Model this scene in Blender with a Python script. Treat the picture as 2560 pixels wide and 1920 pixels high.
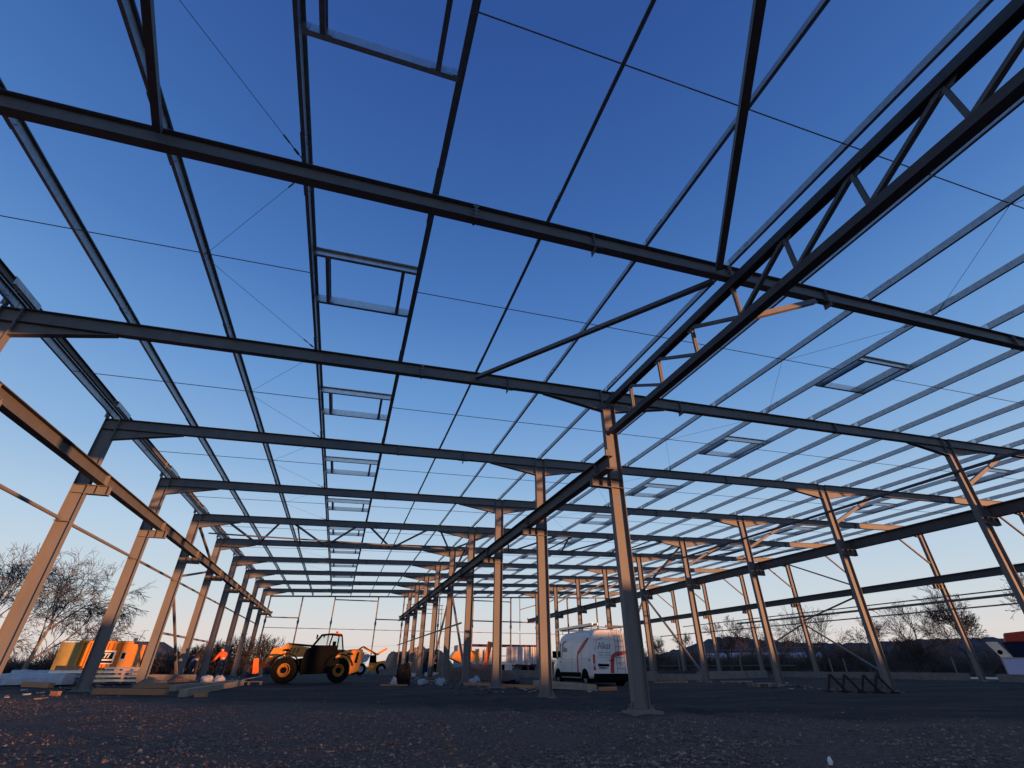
import bpy, bmesh, math, random
from mathutils import Vector, Matrix, noise
R = math.radians
random.seed(7)
for o in list(bpy.data.objects): bpy.data.objects.remove(o)
scene = bpy.context.scene
col = scene.collection

# ------------------------------------------------------------------ camera
YAW, PITCH, ROLL, CH = 0.30829607541362225, 0.5406226179582564, 0.00364573670829324, 0.8897920549004046
cy_, sy_, cp_, sp_, cr_, sr_ = math.cos(YAW), math.sin(YAW), math.cos(PITCH), math.sin(PITCH), math.cos(ROLL), math.sin(ROLL)
fw = Vector((sy_*cp_, cy_*cp_, sp_)); rt = Vector((cy_, -sy_, 0)); up0 = rt.cross(fw)
rt2 = rt*cr_ + up0*sr_; up2 = up0*cr_ - rt*sr_
cam = bpy.data.cameras.new('camera'); co = bpy.data.objects.new('camera', cam); col.objects.link(co)
cam.sensor_width = 36; cam.lens = 1179.4104912/2560*36; cam.clip_end = 5000; cam.clip_start = 0.05
m = Matrix((( rt2.x, up2.x, -fw.x, 0), (rt2.y, up2.y, -fw.y, 0), (rt2.z, up2.z, -fw.z, CH), (0, 0, 0, 1)))
co.matrix_world = m
scene.camera = co
scene.render.resolution_x = 1024; scene.render.resolution_y = 768

# ------------------------------------------------------------------ sky and sun
SUN_EL, SUN_AZ = 1.0, 44.0          # degrees above the horizon; degrees from -Y towards +X
world = bpy.data.worlds.new('World'); scene.world = world; world.use_nodes = True
nt = world.node_tree; nt.nodes.clear()
sky = nt.nodes.new('ShaderNodeTexSky'); sky.sky_type = 'NISHITA'; sky.sun_disc = False
sky.sun_elevation = R(SUN_EL); sky.sun_rotation = R(180-SUN_AZ)
sky.air_density = 1.0; sky.dust_density = 0.6; sky.ozone_density = 1.6; sky.altitude = 100
bg = nt.nodes.new('ShaderNodeBackground'); bg.inputs['Strength'].default_value = 1.0
out = nt.nodes.new('ShaderNodeOutputWorld')
# evening sky opposite the low sun: the physical sky, toned by height above the horizon
wtc = nt.nodes.new('ShaderNodeTexCoord'); wsp = nt.nodes.new('ShaderNodeSeparateXYZ'); nt.links.new(wtc.outputs['Generated'], wsp.inputs[0])
wr = nt.nodes.new('ShaderNodeValToRGB'); nt.links.new(wsp.outputs[2], wr.inputs[0])
stops = [(0.0, (.78, .70, .65)), (.05, (.77, .74, .74)), (.10, (.65, .73, .79)), (.20, (.49, .655, .83)), (.32, (.28, .48, .77)), (.46, (.15, .335, .68)), (.62, (.072, .205, .54)), (.76, (.044, .14, .43)), (.92, (.028, .088, .33))]
while len(wr.color_ramp.elements) < len(stops): wr.color_ramp.elements.new(.5)
for i, (p_, c_) in enumerate(stops): wr.color_ramp.elements[i].position = p_; wr.color_ramp.elements[i].color = (*c_, 1)
wsc = nt.nodes.new('ShaderNodeVectorMath'); wsc.operation = 'SCALE'; wsc.inputs['Scale'].default_value = .5; nt.links.new(wr.outputs[0], wsc.inputs[0])
nsc = nt.nodes.new('ShaderNodeVectorMath'); nsc.operation = 'SCALE'; nsc.inputs['Scale'].default_value = .15; nt.links.new(sky.outputs[0], nsc.inputs[0])
wmx = nt.nodes.new('ShaderNodeMix'); wmx.data_type = 'RGBA'; wmx.inputs[0].default_value = .9
nt.links.new(nsc.outputs[0], wmx.inputs[6]); nt.links.new(wsc.outputs[0], wmx.inputs[7])
nt.links.new(wmx.outputs[2], bg.inputs[0]); nt.links.new(bg.outputs[0], out.inputs[0])
sd = Vector((math.sin(R(SUN_AZ))*math.cos(R(SUN_EL)), -math.cos(R(SUN_AZ))*math.cos(R(SUN_EL)), math.sin(R(SUN_EL))))
sun = bpy.data.lights.new('sun', 'SUN'); sun.energy = 3.7; sun.angle = R(0.5); sun.color = (1.0, 0.45, 0.18)
so = bpy.data.objects.new('sun', sun); col.objects.link(so); so.rotation_euler = sd.to_track_quat('Z', 'Y').to_euler()
so.location = (30, -60, 20)
scene.view_settings.view_transform = 'Standard'; scene.view_settings.look = 'None'
scene.view_settings.exposure = 1.0; scene.view_settings.gamma = 1.0

# ------------------------------------------------------------------ materials
def new_mat(name):
    mt = bpy.data.materials.new(name); mt.use_nodes = True
    return mt, mt.node_tree, mt.node_tree.nodes['Principled BSDF']
def ramp(nt, fac, stops):
    r = nt.nodes.new('ShaderNodeValToRGB'); nt.links.new(fac, r.inputs[0])
    e = r.color_ramp.elements
    while len(e) < len(stops): e.new(0.5)
    for i, (p, c) in enumerate(stops): e[i].position = p; e[i].color = (*c, 1)
    return r.outputs[0]
def nz(nt, scale, detail=4, rough=.6, vec=None, sc=None):
    n = nt.nodes.new('ShaderNodeTexNoise'); n.inputs['Scale'].default_value = scale
    n.inputs['Detail'].default_value = detail; n.inputs['Roughness'].default_value = rough
    if vec is None:
        tc = nt.nodes.new('ShaderNodeTexCoord'); vec = tc.outputs['Object']
    if sc:
        mp = nt.nodes.new('ShaderNodeMapping'); mp.inputs['Scale'].default_value = sc
        nt.links.new(vec, mp.inputs[0]); vec = mp.outputs[0]
    nt.links.new(vec, n.inputs['Vector'])
    return n.outputs['Fac']
def bump(nt, h, b, dist=.02, st=.5):
    bp = nt.nodes.new('ShaderNodeBump'); bp.inputs['Distance'].default_value = dist; bp.inputs['Strength'].default_value = st
    nt.links.new(h, bp.inputs['Height']); nt.links.new(bp.outputs[0], b.inputs['Normal'])
def mat(name, c, rough=.6, metal=0, var=.18, scale=3, bmp=0, dirt=None, sc=None, spec=None, coat=0):
    mt, t, b = new_mat(name)
    lo = tuple(max(0, x*(1-var)) for x in c); hi = tuple(min(1, x*(1+var)) for x in c)
    st = [(.3, lo), (.7, hi)]
    if dirt: st = [(.28, dirt), (.42, lo), (.75, hi)]
    f = nz(t, scale, 6, .65, sc=sc)
    t.links.new(ramp(t, f, st), b.inputs['Base Color'])
    b.inputs['Roughness'].default_value = rough; b.inputs['Metallic'].default_value = metal
    if spec is not None: b.inputs['Specular IOR Level'].default_value = spec
    if coat: b.inputs['Coat Weight'].default_value = coat
    if bmp: bump(t, nz(t, scale*8, 5, .7), b, bmp, .6)
    return mt
M = {}
M['steel'] = mat('steel_primer', (.18, .168, .165), .6, 0, .09, 1.2, .002, dirt=(.145, .13, .12), spec=.25, sc=(2.5, 2.5, .5))
M['steel_dark'] = mat('steel_dark', (.1, .095, .098), .6, 0, .08, 1.2, .002, spec=.25)
def scuffed(name, c):
    mt_ = mat(name, c, .6, 0, .09, 1.2, .002, dirt=tuple(x*.8 for x in c), spec=.25, sc=(2.5, 2.5, .5))
    t_ = mt_.node_tree; b_ = t_.nodes['Principled BSDF']; src = b_.inputs['Base Color'].links[0].from_socket
    def over(src, fac, colr):
        m_ = t_.nodes.new('ShaderNodeMix'); m_.data_type = 'RGBA'; t_.links.new(fac, m_.inputs[0]); t_.links.new(src, m_.inputs[6]); m_.inputs[7].default_value = (*colr, 1); return m_.outputs[2]
    s1 = ramp(t_, nz(t_, 5, 9, .8, sc=(1, 1, .35)), [(.6, (0, 0, 0)), (.68, (.55, .55, .55))])
    src = over(src, s1, tuple(x*1.45 for x in c))
    s2 = ramp(t_, nz(t_, 3.2, 6, .75, sc=(4, 4, .22)), [(.6, (0, 0, 0)), (.72, (.6, .6, .6))])
    src = over(src, s2, (.1, .055, .035))
    t_.links.new(src, b_.inputs['Base Color']); return mt_
M['steel'] = scuffed('steel_primer', (.18, .168, .165)); M['steel_dark'] = scuffed('steel_dark', (.1, .095, .098))
M['galv'] = mat('galvanised', (.31, .33, .36), .4, .7, .2, 9, .003)
M['galv2'] = mat('galvanised_bright', (.6, .6, .6), .3, .8, .15, 9)
M['wire'] = mat('wire', (.12, .12, .13), .5, .3)
M['bolt'] = mat('bolt', (.3, .3, .3), .4, .8)
M['concrete'] = mat('concrete', (.2, .185, .17), .9, 0, .2, 2, .01, dirt=(.11, .1, .09))

# ------------------------------------------------------------------ mesh builder
class MB:
    def __init__(s): s.v = []; s.f = []; s.m = []; s.mats = []; s.cur = 0; s.smooth = []; s.sm = False
    def use(s, mt):
        if mt not in s.mats: s.mats.append(mt)
        s.cur = s.mats.index(mt); return s
    def face(s, idx): s.f.append(idx); s.m.append(s.cur); s.smooth.append(s.sm)
    def add(s, vs, fs):
        b = len(s.v); s.v += [tuple(v) for v in vs]
        for f in fs: s.face([b+i for i in f])
        return s
    def box(s, x0, x1, y0, y1, z0, z1):
        return s.add([(x0,y0,z0),(x1,y0,z0),(x1,y1,z0),(x0,y1,z0),(x0,y0,z1),(x1,y0,z1),(x1,y1,z1),(x0,y1,z1)],
                     [(0,3,2,1),(4,5,6,7),(0,1,5,4),(1,2,6,5),(2,3,7,6),(3,0,4,7)])
    def ext(s, prof, p0, p1, up=(0,0,1)):
        """closed profile [(u, v)] swept from p0 to p1; v along up, u sideways"""
        p0 = Vector(p0); p1 = Vector(p1); d = (p1-p0).normalized(); up = Vector(up)
        sd_ = d.cross(up)
        if sd_.length < 1e-4: sd_ = d.cross(Vector((0, 1, 0)))
        sd_.normalize(); u_ = sd_.cross(d).normalized()
        n = len(prof)
        vs = [p0+sd_*a+u_*b for a, b in prof]+[p1+sd_*a+u_*b for a, b in prof]
        fs = [tuple((i, (i+1) % n, n+(i+1) % n, n+i)) for i in range(n)]
        fs += [tuple(range(n-1, -1, -1)), tuple(range(n, 2*n))]
        return s.add(vs, fs)
    def bar(s, p0, p1, w, h=None, up=(0,0,1)):
        h = h or w; return s.ext([(-w/2,-h/2),(w/2,-h/2),(w/2,h/2),(-w/2,h/2)], p0, p1, up)
    def tube(s, p0, p1, r, r1=None, n=8):
        r1 = r if r1 is None else r1
        p0 = Vector(p0); p1 = Vector(p1); d = (p1-p0)
        if d.length < 1e-6: return s
        d.normalize(); a = d.orthogonal().normalized(); b = d.cross(a)
        vs = []
        for p, q in ((p0, r), (p1, r1)):
            for i in range(n):
                t = 2*math.pi*i/n; vs.append(p+a*(q*math.cos(t))+b*(q*math.sin(t)))
        fs = [(i, (i+1) % n, n+(i+1) % n, n+i) for i in range(n)]
        if n > 4 or True: fs += [tuple(range(n-1, -1, -1)), tuple(range(n, 2*n))]
        return s.add(vs, fs)
    def ibeam(s, p0, p1, d, w, tf=.014, tw=.009, up=(0,0,1)):
        a, b, c = w/2, d/2, tw/2
        return s.ext([(-a,-b),(a,-b),(a,-b+tf),(c,-b+tf),(c,b-tf),(a,b-tf),(a,b),(-a,b),(-a,b-tf),(-c,b-tf),(-c,-b+tf),(-a,-b+tf)], p0, p1, up)
    def poly(s, pts, axis, a0, a1):
        """2d polygon extruded along axis between a0 and a1"""
        def mk(p, a):
            return (a, p[0], p[1]) if axis == 'x' else (p[0], a, p[1]) if axis == 'y' else (p[0], p[1], a)
        n = len(pts)
        vs = [mk(p, a0) for p in pts]+[mk(p, a1) for p in pts]
        fs = [(i, (i+1) % n, n+(i+1) % n, n+i) for i in range(n)]+[tuple(range(n-1, -1, -1)), tuple(range(n, 2*n))]
        return s.add(vs, fs)
    def blob(s, c, r, seed=0, n=7, m_=5, rough=.25):
        c = Vector(c); vs = []; r = (r, r, r) if not hasattr(r, '__len__') else r
        for j in range(1, m_):
            for i in range(n):
                t = 2*math.pi*i/n; p = math.pi*j/m_
                d = Vector((math.sin(p)*math.cos(t), math.sin(p)*math.sin(t), math.cos(p)))
                k = 1+rough*noise.noise(d*1.7+Vector((seed*3.1, seed*1.7, seed)))
                vs.append(c+Vector((d.x*r[0], d.y*r[1], d.z*r[2]))*k)
        vs += [c+Vector((0, 0, r[2])), c-Vector((0, 0, r[2]))]
        T, B = len(vs)-2, len(vs)-1; fs = []
        for j in range(m_-2):
            for i in range(n): fs.append((j*n+i, (j+1)*n+i, (j+1)*n+(i+1) % n, j*n+(i+1) % n))
        for i in range(n): fs.append((T, i, (i+1) % n)); fs.append((B, (m_-2)*n+(i+1) % n, (m_-2)*n+i))
        return s.add(vs, fs)
    def build(s, name, mt=None, parent=None, loc=None, bevel=0, auto=False):
        me = bpy.data.meshes.new(name); me.from_pydata(s.v, [], s.f)
        if not s.mats: s.mats = [mt]
        for x in s.mats: me.materials.append(x)
        me.polygons.foreach_set('material_index', s.m); me.polygons.foreach_set('use_smooth', s.smooth)
        me.update()
        bm = bmesh.new(); bm.from_mesh(me); bmesh.ops.recalc_face_normals(bm, faces=bm.faces); bm.to_mesh(me); bm.free()
        o = bpy.data.objects.new(name, me); col.objects.link(o)
        if loc: o.location = loc
        if parent: o.parent = parent
        if bevel:
            b = o.modifiers.new('bevel', 'BEVEL'); b.width = bevel; b.segments = 2; b.limit_method = 'ANGLE'; b.angle_limit = R(35)
        return o
def mb(mt): return MB().use(mt)
def empty(name, loc=(0,0,0), rz=0):
    o = bpy.data.objects.new(name, None); col.objects.link(o); o.location = loc; o.rotation_euler = (0, 0, rz); return o
def tag(o, label, cat, group=None, kind=None):
    if label: o['label'] = label
    if cat: o['category'] = cat
    if group: o['group'] = group
    if kind: o['kind'] = kind
    return o
def copy_obj(o, parent, loc=None, label=None):
    c = o.copy(); col.objects.link(c); c.parent = parent
    if loc is not None: c.location = loc
    if label: c['label'] = label
    return c
def copy_tree(o, parent=None, loc=None):
    c = o.copy(); col.objects.link(c); c.parent = parent
    if loc is not None: c.location = loc
    for ch in [x for x in bpy.data.objects if x.parent == o]: copy_tree(ch, c)
    return c
def frac(v): return v-math.floor(v)
def sm(a, b, x):
    t = min(1, max(0, (x-a)/(b-a))); return t*t*(3-2*t)

# ------------------------------------------------------------------ ground
def gz(x, y):
    d = math.hypot(x, y)
    h = 0.13*sm(13, 25, y) + 0.13*sm(25, 40, x)
    h += 0.04*noise.noise(Vector((x*.3+y*.12, y*1.1-x*.25, 5)))*(1-sm(12, 22, d))
    h += 0.035*noise.noise(Vector((x*.45, y*.45, 0)))+0.02*noise.noise(Vector((x*1.3, y*1.3, 3)))*(1-sm(15, 40, d))
    h += 0.5*noise.noise(Vector((x*.02, y*.02, 7)))*sm(75, 160, d)*sm(-10, 30, y)
    if 7 < y < 48:
        xc = 2.2+.06*(y-8)+1.1*math.sin(y*.09)
        for o_ in (-.95, .95, 3.1, 4.9): h -= .035*math.exp(-((x-xc-o_)/.2)**2)-.018*math.exp(-((x-xc-o_-.38)/.14)**2)-.018*math.exp(-((x-xc-o_+.38)/.14)**2)
    bk = 1.22+(x-53)*0.045+.16*noise.noise(Vector((x*.3, 0, 2))); bk = min(5.2, max(.5, bk))  # unseen earth bank added behind the camera to shade ground and column feet
    h += bk*sm(-30, -40, y)*(1-.7*sm(-60, -90, y)) if y < -30 else 0
    return h
def lines(a, b, near0, near1, step, grow=1.16):
    xs = []; x = near0
    while x <= near1: xs.append(x); x += step
    s_ = step; x = near0
    while x > a: s_ *= grow; x -= s_; xs.insert(0, x)
    s_ = step; x = near1
    while x < b: s_ *= grow; x += s_; xs.append(x)
    return xs
gx = lines(-2500, 2500, -14, 26, .22, 1.13); gy = lines(-2500, 2500, 3, 30, .2, 1.13)
mt, t, b = new_mat('gravel_ground')
tc = t.nodes.new('ShaderNodeTexCoord'); vec = tc.outputs['Object']
big = nz(t, .35, 5, .6, vec); fine = nz(t, 14, 8, .8, vec); mid = nz(t, 2.2, 5, .6, vec)
near_c = ramp(t, fine, [(.32, (.06, .038, .031)), (.52, (.15, .092, .072)), (.7, (.34, .225, .18))])
pad_c = ramp(t, nz(t, .5, 8, .7, vec, (.35, 1.3, 1)), [(.3, (.018, .015, .014)), (.5, (.038, .032, .029)), (.68, (.085, .07, .06))])
far_c = ramp(t, mid, [(.3, (.05, .055, .03)), (.7, (.1, .095, .055))])
sp = t.nodes.new('ShaderNodeSeparateXYZ'); t.links.new(vec, sp.inputs[0])
def math_(op, a, b_=None, c=None):
    n = t.nodes.new('ShaderNodeMath'); n.operation = op
    for i, v in enumerate((a, b_, c)):
        if v is None: continue
        if isinstance(v, (int, float)): n.inputs[i].default_value = v
        else: t.links.new(v, n.inputs[i])
    return n.outputs[0]
# boundary between loose stones and the rolled pad, as it runs on the site
edge = math_('ADD', math_('MULTIPLY_ADD', sp.outputs[0], .62, sp.outputs[1]), math_('MULTIPLY', big, 5.0))
mx = t.nodes.new('ShaderNodeMix'); mx.data_type = 'RGBA'
mr = t.nodes.new('ShaderNodeMapRange'); t.links.new(edge, mr.inputs[0]); mr.inputs[1].default_value = 16.6; mr.inputs[2].default_value = 19.2
t.links.new(mr.outputs[0], mx.inputs[0]); t.links.new(near_c, mx.inputs[6]); t.links.new(pad_c, mx.inputs[7])
dist = math_('MAXIMUM', math_('MULTIPLY_ADD', sp.outputs[1], 1.0, -70.0), math_('MAXIMUM', math_('SUBTRACT', sp.outputs[0], 42.0), math_('MULTIPLY_ADD', sp.outputs[0], -1.0, -20.0)))
mr2 = t.nodes.new('ShaderNodeMapRange'); t.links.new(dist, mr2.inputs[0]); mr2.inputs[1].default_value = 0; mr2.inputs[2].default_value = 6
mx2 = t.nodes.new('ShaderNodeMix'); mx2.data_type = 'RGBA'
t.links.new(mr2.outputs[0], mx2.inputs[0]); t.links.new(mx.outputs[2], mx2.inputs[6]); t.links.new(far_c, mx2.inputs[7])
t.links.new(mx2.outputs[2], b.inputs['Base Color']); b.inputs['Roughness'].default_value = .95; b.inputs['Specular IOR Level'].default_value = .15
bump(t, fine, b, .03, .8)
M['ground'] = mt
g = mb(mt); g.sm = True
nx, ny = len(gx), len(gy)
g.v = [(x, y, gz(x, y)) for y in gy for x in gx]
for j in range(ny-1):
    for i in range(nx-1): g.face([j*nx+i, j*nx+i+1, (j+1)*nx+i+1, (j+1)*nx+i])
tag(g.build('ground', mt), None, None, kind='structure')
# loose stones in front of the camera
ms, t, b = new_mat('stones')
oi = t.nodes.new('ShaderNodeTexCoord')
f_ = nz(t, 9, 2, .5, oi.outputs['Object'])
t.links.new(ramp(t, f_, [(.3, (.06, .04, .033)), (.5, (.15, .1, .08)), (.7, (.45, .31, .23))]), b.inputs['Base Color']); b.inputs['Roughness'].default_value = .85
st = mb(ms); rng = random.Random(3)
n = 0
while n < 34000:
    r_ = 5.4+17*rng.random()**1.5; a_ = R(rng.uniform(-34, 66)); x = r_*math.sin(a_); y = r_*math.cos(a_)
    e_ = .62*x+y+5*(noise.noise(Vector((x*.35, y*.35, 0)))*.5+.5)
    if rng.random() < sm(16.0, 20.0, e_)*.97: continue
    cl = noise.noise(Vector((x*.5, y*.8, 9)))
    if rng.random() > .55+cl*1.3: continue
    s_ = rng.uniform(.007, .02)*(1+(1.2 if rng.random() < .04 else 0)); z = gz(x, y)
    ca, sa = math.cos(rng.random()*6.3), math.sin(rng.random()*6.3)
    q = [Vector((rng.uniform(.7, 1.2)*dx, rng.uniform(.7, 1.2)*dy, rng.uniform(.5, .95)*dz))*s_ for dx, dy, dz in ((1,0,.3),(0,1,-.1),(-1,0,.2),(0,-1,.1),(.2,.1,1),(-.1,0,-1))]
    st.add([(x+v.x*ca-v.y*sa, y+v.x*sa+v.y*ca, z+.004+v.z) for v in q], [(0,1,4),(1,2,4),(2,3,4),(3,0,4),(1,0,5),(2,1,5),(3,2,5),(0,3,5)])
    n += 1
tag(st.build('gravel', ms), 'loose crushed stones covering the foreground ground', 'gravel', kind='stuff')

# ------------------------------------------------------------------ steel building frame
XA, XB, XC, XD = -8.42, 6.85, 22.34, 37.76
def zr(x): return 7.99+(x+8.5)*0.0331
def FY(k): return 11.61+6.0*(k-1) if k != 0 else 5.85
K0, K1 = -2, 9
GY = 65.6
bld = empty('steel_frame_building'); tag(bld, 'unclad grey steel frame of a large hall standing over the whole gravel site', 'building')
CD = .40; CW = .185
rowx = {'A': XA, 'B': XB, 'C': XC, 'D': XD}
cdep = {'A': .36, 'B': .4, 'C': .42, 'D': .42}
crane_x = {'A': (XA+.52, 6.1), 'B': (XB-.54, 5.98), 'C': (XC+.62, 6.26), 'D': (XD-.6, 6.16)}
def col_mesh(row):
    x = 0; top = zr(rowx[row])-.02
    c = mb(M['steel']); d = CD
    c.ibeam((0,0,-.1), (0,0,top), d, CW, .016, .01, (1,0,0))
    for z in (top-.37, top-.02):
        c.box(-d/2+.017, d/2-.017, -CW/2, -.006, z, z+.012); c.box(-d/2+.017, d/2-.017, .006, CW/2, z, z+.012)
    zz = crane_x[row][1]-cdep[row]-.03
    for z in (zz, zz-.26):
        c.box(-d/2+.017, d/2-.017, -CW/2+.002, -.006, z, z+.012); c.box(-d/2+.017, d/2-.017, .006, CW/2-.002, z, z+.012)
    for z in (4.62,):
        if row == 'A': c.box(-d/2-.02, d/2-.03, -CW/2-.05, -CW/2-.003, z-.05, z-.03)
    return c, top, zz
def add_column(row, k, y, proto):
    if proto is None:
        c, top, zz = col_mesh(row); o = c.build('column', None, bld, (rowx[row], y, 0), bevel=0); gl = gz(rowx[row], y)+.02
        p = mb(M['steel']); p.box(-.28, .28, -.16, .16, -.06, .025)
        for sx in (-1, 1):
            for sy in (-1, 1): p.tube((sx*.24, sy*.12, .02), (sx*.24, sy*.12, .11), .014, n=6)
            p.poly([(sx*.205, .026), (sx*.3, .026), (sx*.205, .2)], 'y', -.006, .006)
        p.build('base_plate', None, o, (0, 0, gl))
        gm = mb(M['concrete']); gm.box(-.36, .42, -.26, .3, -.35, -.012); gm.build('footing', None, o, (0, 0, gl))
        cx, ct = crane_x[row]; s_ = 1 if cx > rowx[row] else -1
        d = CD/2; L = .6
        b_ = mb(M['steel'])
        x0, x1 = sorted((s_*(d+.002), s_*(d+L)))
        b_.box(x0, x1, -.09, .09, zz, zz+.014); b_.box(x0, x1, -.09, .09, zz-.27, zz-.256)
        b_.box(x0, x1, -.006, .006, zz-.255, zz-.001)
        for f in (.45, .97):
            xx = s_*(d+L*f-.01); b_.box(xx-.006, xx+.006, -.088, -.008, zz-.254, zz-.002); b_.box(xx-.006, xx+.006, .008, .088, zz-.254, zz-.002)
        b_.build('crane_bracket', None, o)
        return o
    c = copy_tree(proto, bld, (rowx[row], y, 0))
    for ch in [x for x in bpy.data.objects if x.parent == c and x.name.startswith(('base', 'foot'))]: ch.location.z = gz(rowx[row], y)+.02
    return c
for row in 'ABCD':
    proto = None
    for k in range(K0, K1+1):
        if row == 'B' and k == 0: continue
        o = add_column(row, k, FY(k), proto)
        proto = proto or o
# rafters: three per frame
RD, RW = .36, .17
def rafter(xa, xb, ha, hb):
    r = mb(M['steel']); za, zb = zr(xa)-RD/2, zr(xb)-RD/2
    r.ibeam((xa, 0, za), (xb, 0, zb), RD, RW, .013, .009, (0,0,1))
    r.box(xa, xa+.02, -.1, .1, za-RD/2-.02, za+RD/2-.003); r.box(xb-.02, xb, -.1, .1, zb-RD/2-.02, zb+RD/2-.003)
    f = .62; xm = xa+(xb-xa)*f
    r.box(xm-.02, xm+.02, -RW/2-.01, RW/2+.01, zr(xm)-RD-.02, zr(xm)-.004)
    r.use(M['bolt'])
    for xe, dr in ((xa, 1), (xb, -1)):
        for yy in (-.06, .06):
            for dz in (-.12, 0, .12): r.tube((xe+dr*.021, yy, (za if dr > 0 else zb)+dz), (xe+dr*.045, yy, (za if dr > 0 else zb)+dz), .016, n=6)
    for dz in (.03, .13, .23, .33):
        for dr in (-1, 1): r.tube((xm+dr*.021, -.06, zr(xm)-dz), (xm+dr*.05, -.06, zr(xm)-dz), .015, n=6)
    hs = []
    for on, x0, dr in ((ha, xa, 1), (hb, xb, -1)):
        if not on: continue
        h = mb(M['steel']); hs.append(h)
        L = 1.95; x1 = x0+dr*L
        p0 = Vector((x0+dr*.02, 0, zr(x0)-RD-.36)); p1 = Vector((x1, 0, zr(x1)-RD-.012))
        zt0, zt1 = zr(x0)-RD-.001, zr(x1)-RD-.001
        h.poly([(p0.x, p0.z), (p1.x, p1.z), (p1.x, zt1), (p0.x, zt0)] if dr > 0 else [(p0.x, zt0), (p1.x, zt1), (p1.x, p1.z), (p0.x, p0.z)], 'y', -.0045, .0045)
        h.bar(p0-Vector((0,0,.008)), p1-Vector((0,0,.008)), RW-.01, .014)
        h.box(min(x0, x0+dr*.02), max(x0, x0+dr*.02), -.09, .09, zr(x0)-RD-.38, zr(x0)-RD-.022)
    return r, hs
spans = [(XA+CD/2, XB-CD/2, 1, 1), (XB+CD/2, XC-CD/2, 1, 1), (XC+CD/2, XD-CD/2, 1, 1)]
protos = []
for si, (a_, b2, h0, h1) in enumerate(spans):
    r, h = rafter(a_, b2, h0, h1)
    ro = r.build('rafter', None, bld, (0, FY(1), 0)); [q.build('haunch', None, ro) for q in h]
    for k in range(K0, K1+1):
        if k in (1, 0): continue
        copy_tree(ro, bld, (0, FY(k), 0))
# frame 0 passes over the lattice girder: one through rafter from A to C
r0, h0_ = rafter(XA+CD/2, XB+.001, 1, 0); ro = r0.build('rafter', None, bld, (0, FY(0), 0)); [q.build('haunch', None, ro) for q in h0_]
r0, h0_ = rafter(XB+.003, XC-CD/2, 0, 1); ro = r0.build('rafter', None, bld, (0, FY(0), 0)); [q.build('haunch', None, ro) for q in h0_]
r0, h0_ = rafter(*spans[2]); ro = r0.build('rafter', None, bld, (0, FY(0), 0)); [q.build('haunch', None, ro) for q in h0_]
# fly-brace plates hanging from the rafters
for k in (0, 1, 2):
    for x in (3.55, 9.6):
        p = mb(M['steel']); y = FY(k); z = zr(x)-RD
        p.box(x-.006, x+.006, -.1, .1, z-.14, z-.003); p.box(x-.18, x+.18, -.075, .075, z-.017, z-.003)
        p.box(x-.006, x+.006, -.083, -.007, z+.016, z+RD-.016)
        p.build('brace_plate', None, bld, (0, y, 0))
# purlins
PX = [-8.4, -6.12, -3.95, -1.84, .37, 2.6, 4.81, 6.92, 8.95, 11.1, 13.28, 15.48, 17.69, 19.88, 22.1, 24.37, 26.57, 28.77, 30.97, 33.2, 35.4, 37.6]
PH = .2
def zprof(s=1):
    t_ = .004; a = .06; h_ = PH/2; l = .018
    pts = [(-t_/2,-h_+t_),(-a+t_,-h_+t_),(-a+t_,-h_+l),(-a,-h_+l),(-a,-h_),(t_/2,-h_),(t_/2,h_-t_),(a-t_,h_-t_),(a-t_,h_-l),(a,h_-l),(a,h_),(-t_/2,h_)]
    return [(s*x, y) for x, y in pts]
def purlin_mb(x, y0, y1, p=None):
    p = p or mb(M['galv']); z = zr(x)+PH/2+.012
    p.use(M['galv']).ext(zprof(1), (x, y0, z), (x, y1, z))
    return p
def sleeve(p, x, y):
    z = zr(x)+PH/2+.012; p.use(M['galv'])
    pr = [(u*1.06, v*1.0+(.004 if v > 0 else -.004)) for u, v in zprof(1)]
    p.ext(pr, (x-.008, y-.62, z), (x-.008, y+.62, z))
    p.use(M['bolt'])
    for dy in (-.56, -.4, .4, .56):
        for dz in (-.05, .05): p.tube((x-.035, y+dy, z+dz), (x+.03, y+dy, z+dz), .009, n=5)
    p.use(M['galv2']); p.box(x-.085, x+.0, y-.07, y+.07, zr(x)+.001, zr(x)+.012); p.box(x-.022, x-.014, y-.07, y+.07, zr(x)+.012, zr(x)+PH-.01)
bays = [(FY(k-1), FY(k)) for k in range(K0+1, K1+1)]+[(FY(9), GY)]
near_b = {(FY(0), FY(1)), (FY(1), FY(2)), (FY(2), FY(3)), (FY(3), FY(4))}
far = mb(M['galv']); cnt = 0
for bi, (y0, y1) in enumerate(bays):
    for x in PX:
        if (y0, y1) in near_b or ((y0, y1) == (FY(-1), FY(0)) and -5 < x < 16):
            p = purlin_mb(x, y0+.01, y1-.01); sleeve(p, x, y1); p.build('purlin', None, bld); cnt += 1
        else:
            purlin_mb(x, y0+.01, y1-.01, far); sleeve(far, x, y1)
o = far.build('purlin', None, bld); o['kind'] = 'stuff'; o['label'] = 'far run of thin galvanised purlins on the distant rafters'
# eave upstand beam on row A with posts and short outer purlin stubs
u = mb(M['steel_dark']); u.ext([(-.03,-.1),(.05,-.1),(.05,-.09),(-.02,-.09),(-.02,.09),(.05,.09),(.05,.1),(-.03,.1)], (-8.62, -6, 8.57), (-8.62, GY, 8.57))
u.build('upstand_beam', None, bld)
for k in range(K0, K1+1):
    p = mb(M['steel']); y = FY(k)
    p.ibeam((-8.62, y-.05, 8.0), (-8.62, y-.05, 8.64), .1, .1, .008, .006, (0,1,0)); p.build('upstand_post', None, bld)
    p = mb(M['galv']); p.ext(zprof(-1), (-8.05, y-.95, zr(-8)+.13), (-8.05, y+.1, zr(-8)+.13)); p.build('purlin_stub', None, bld)
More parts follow.
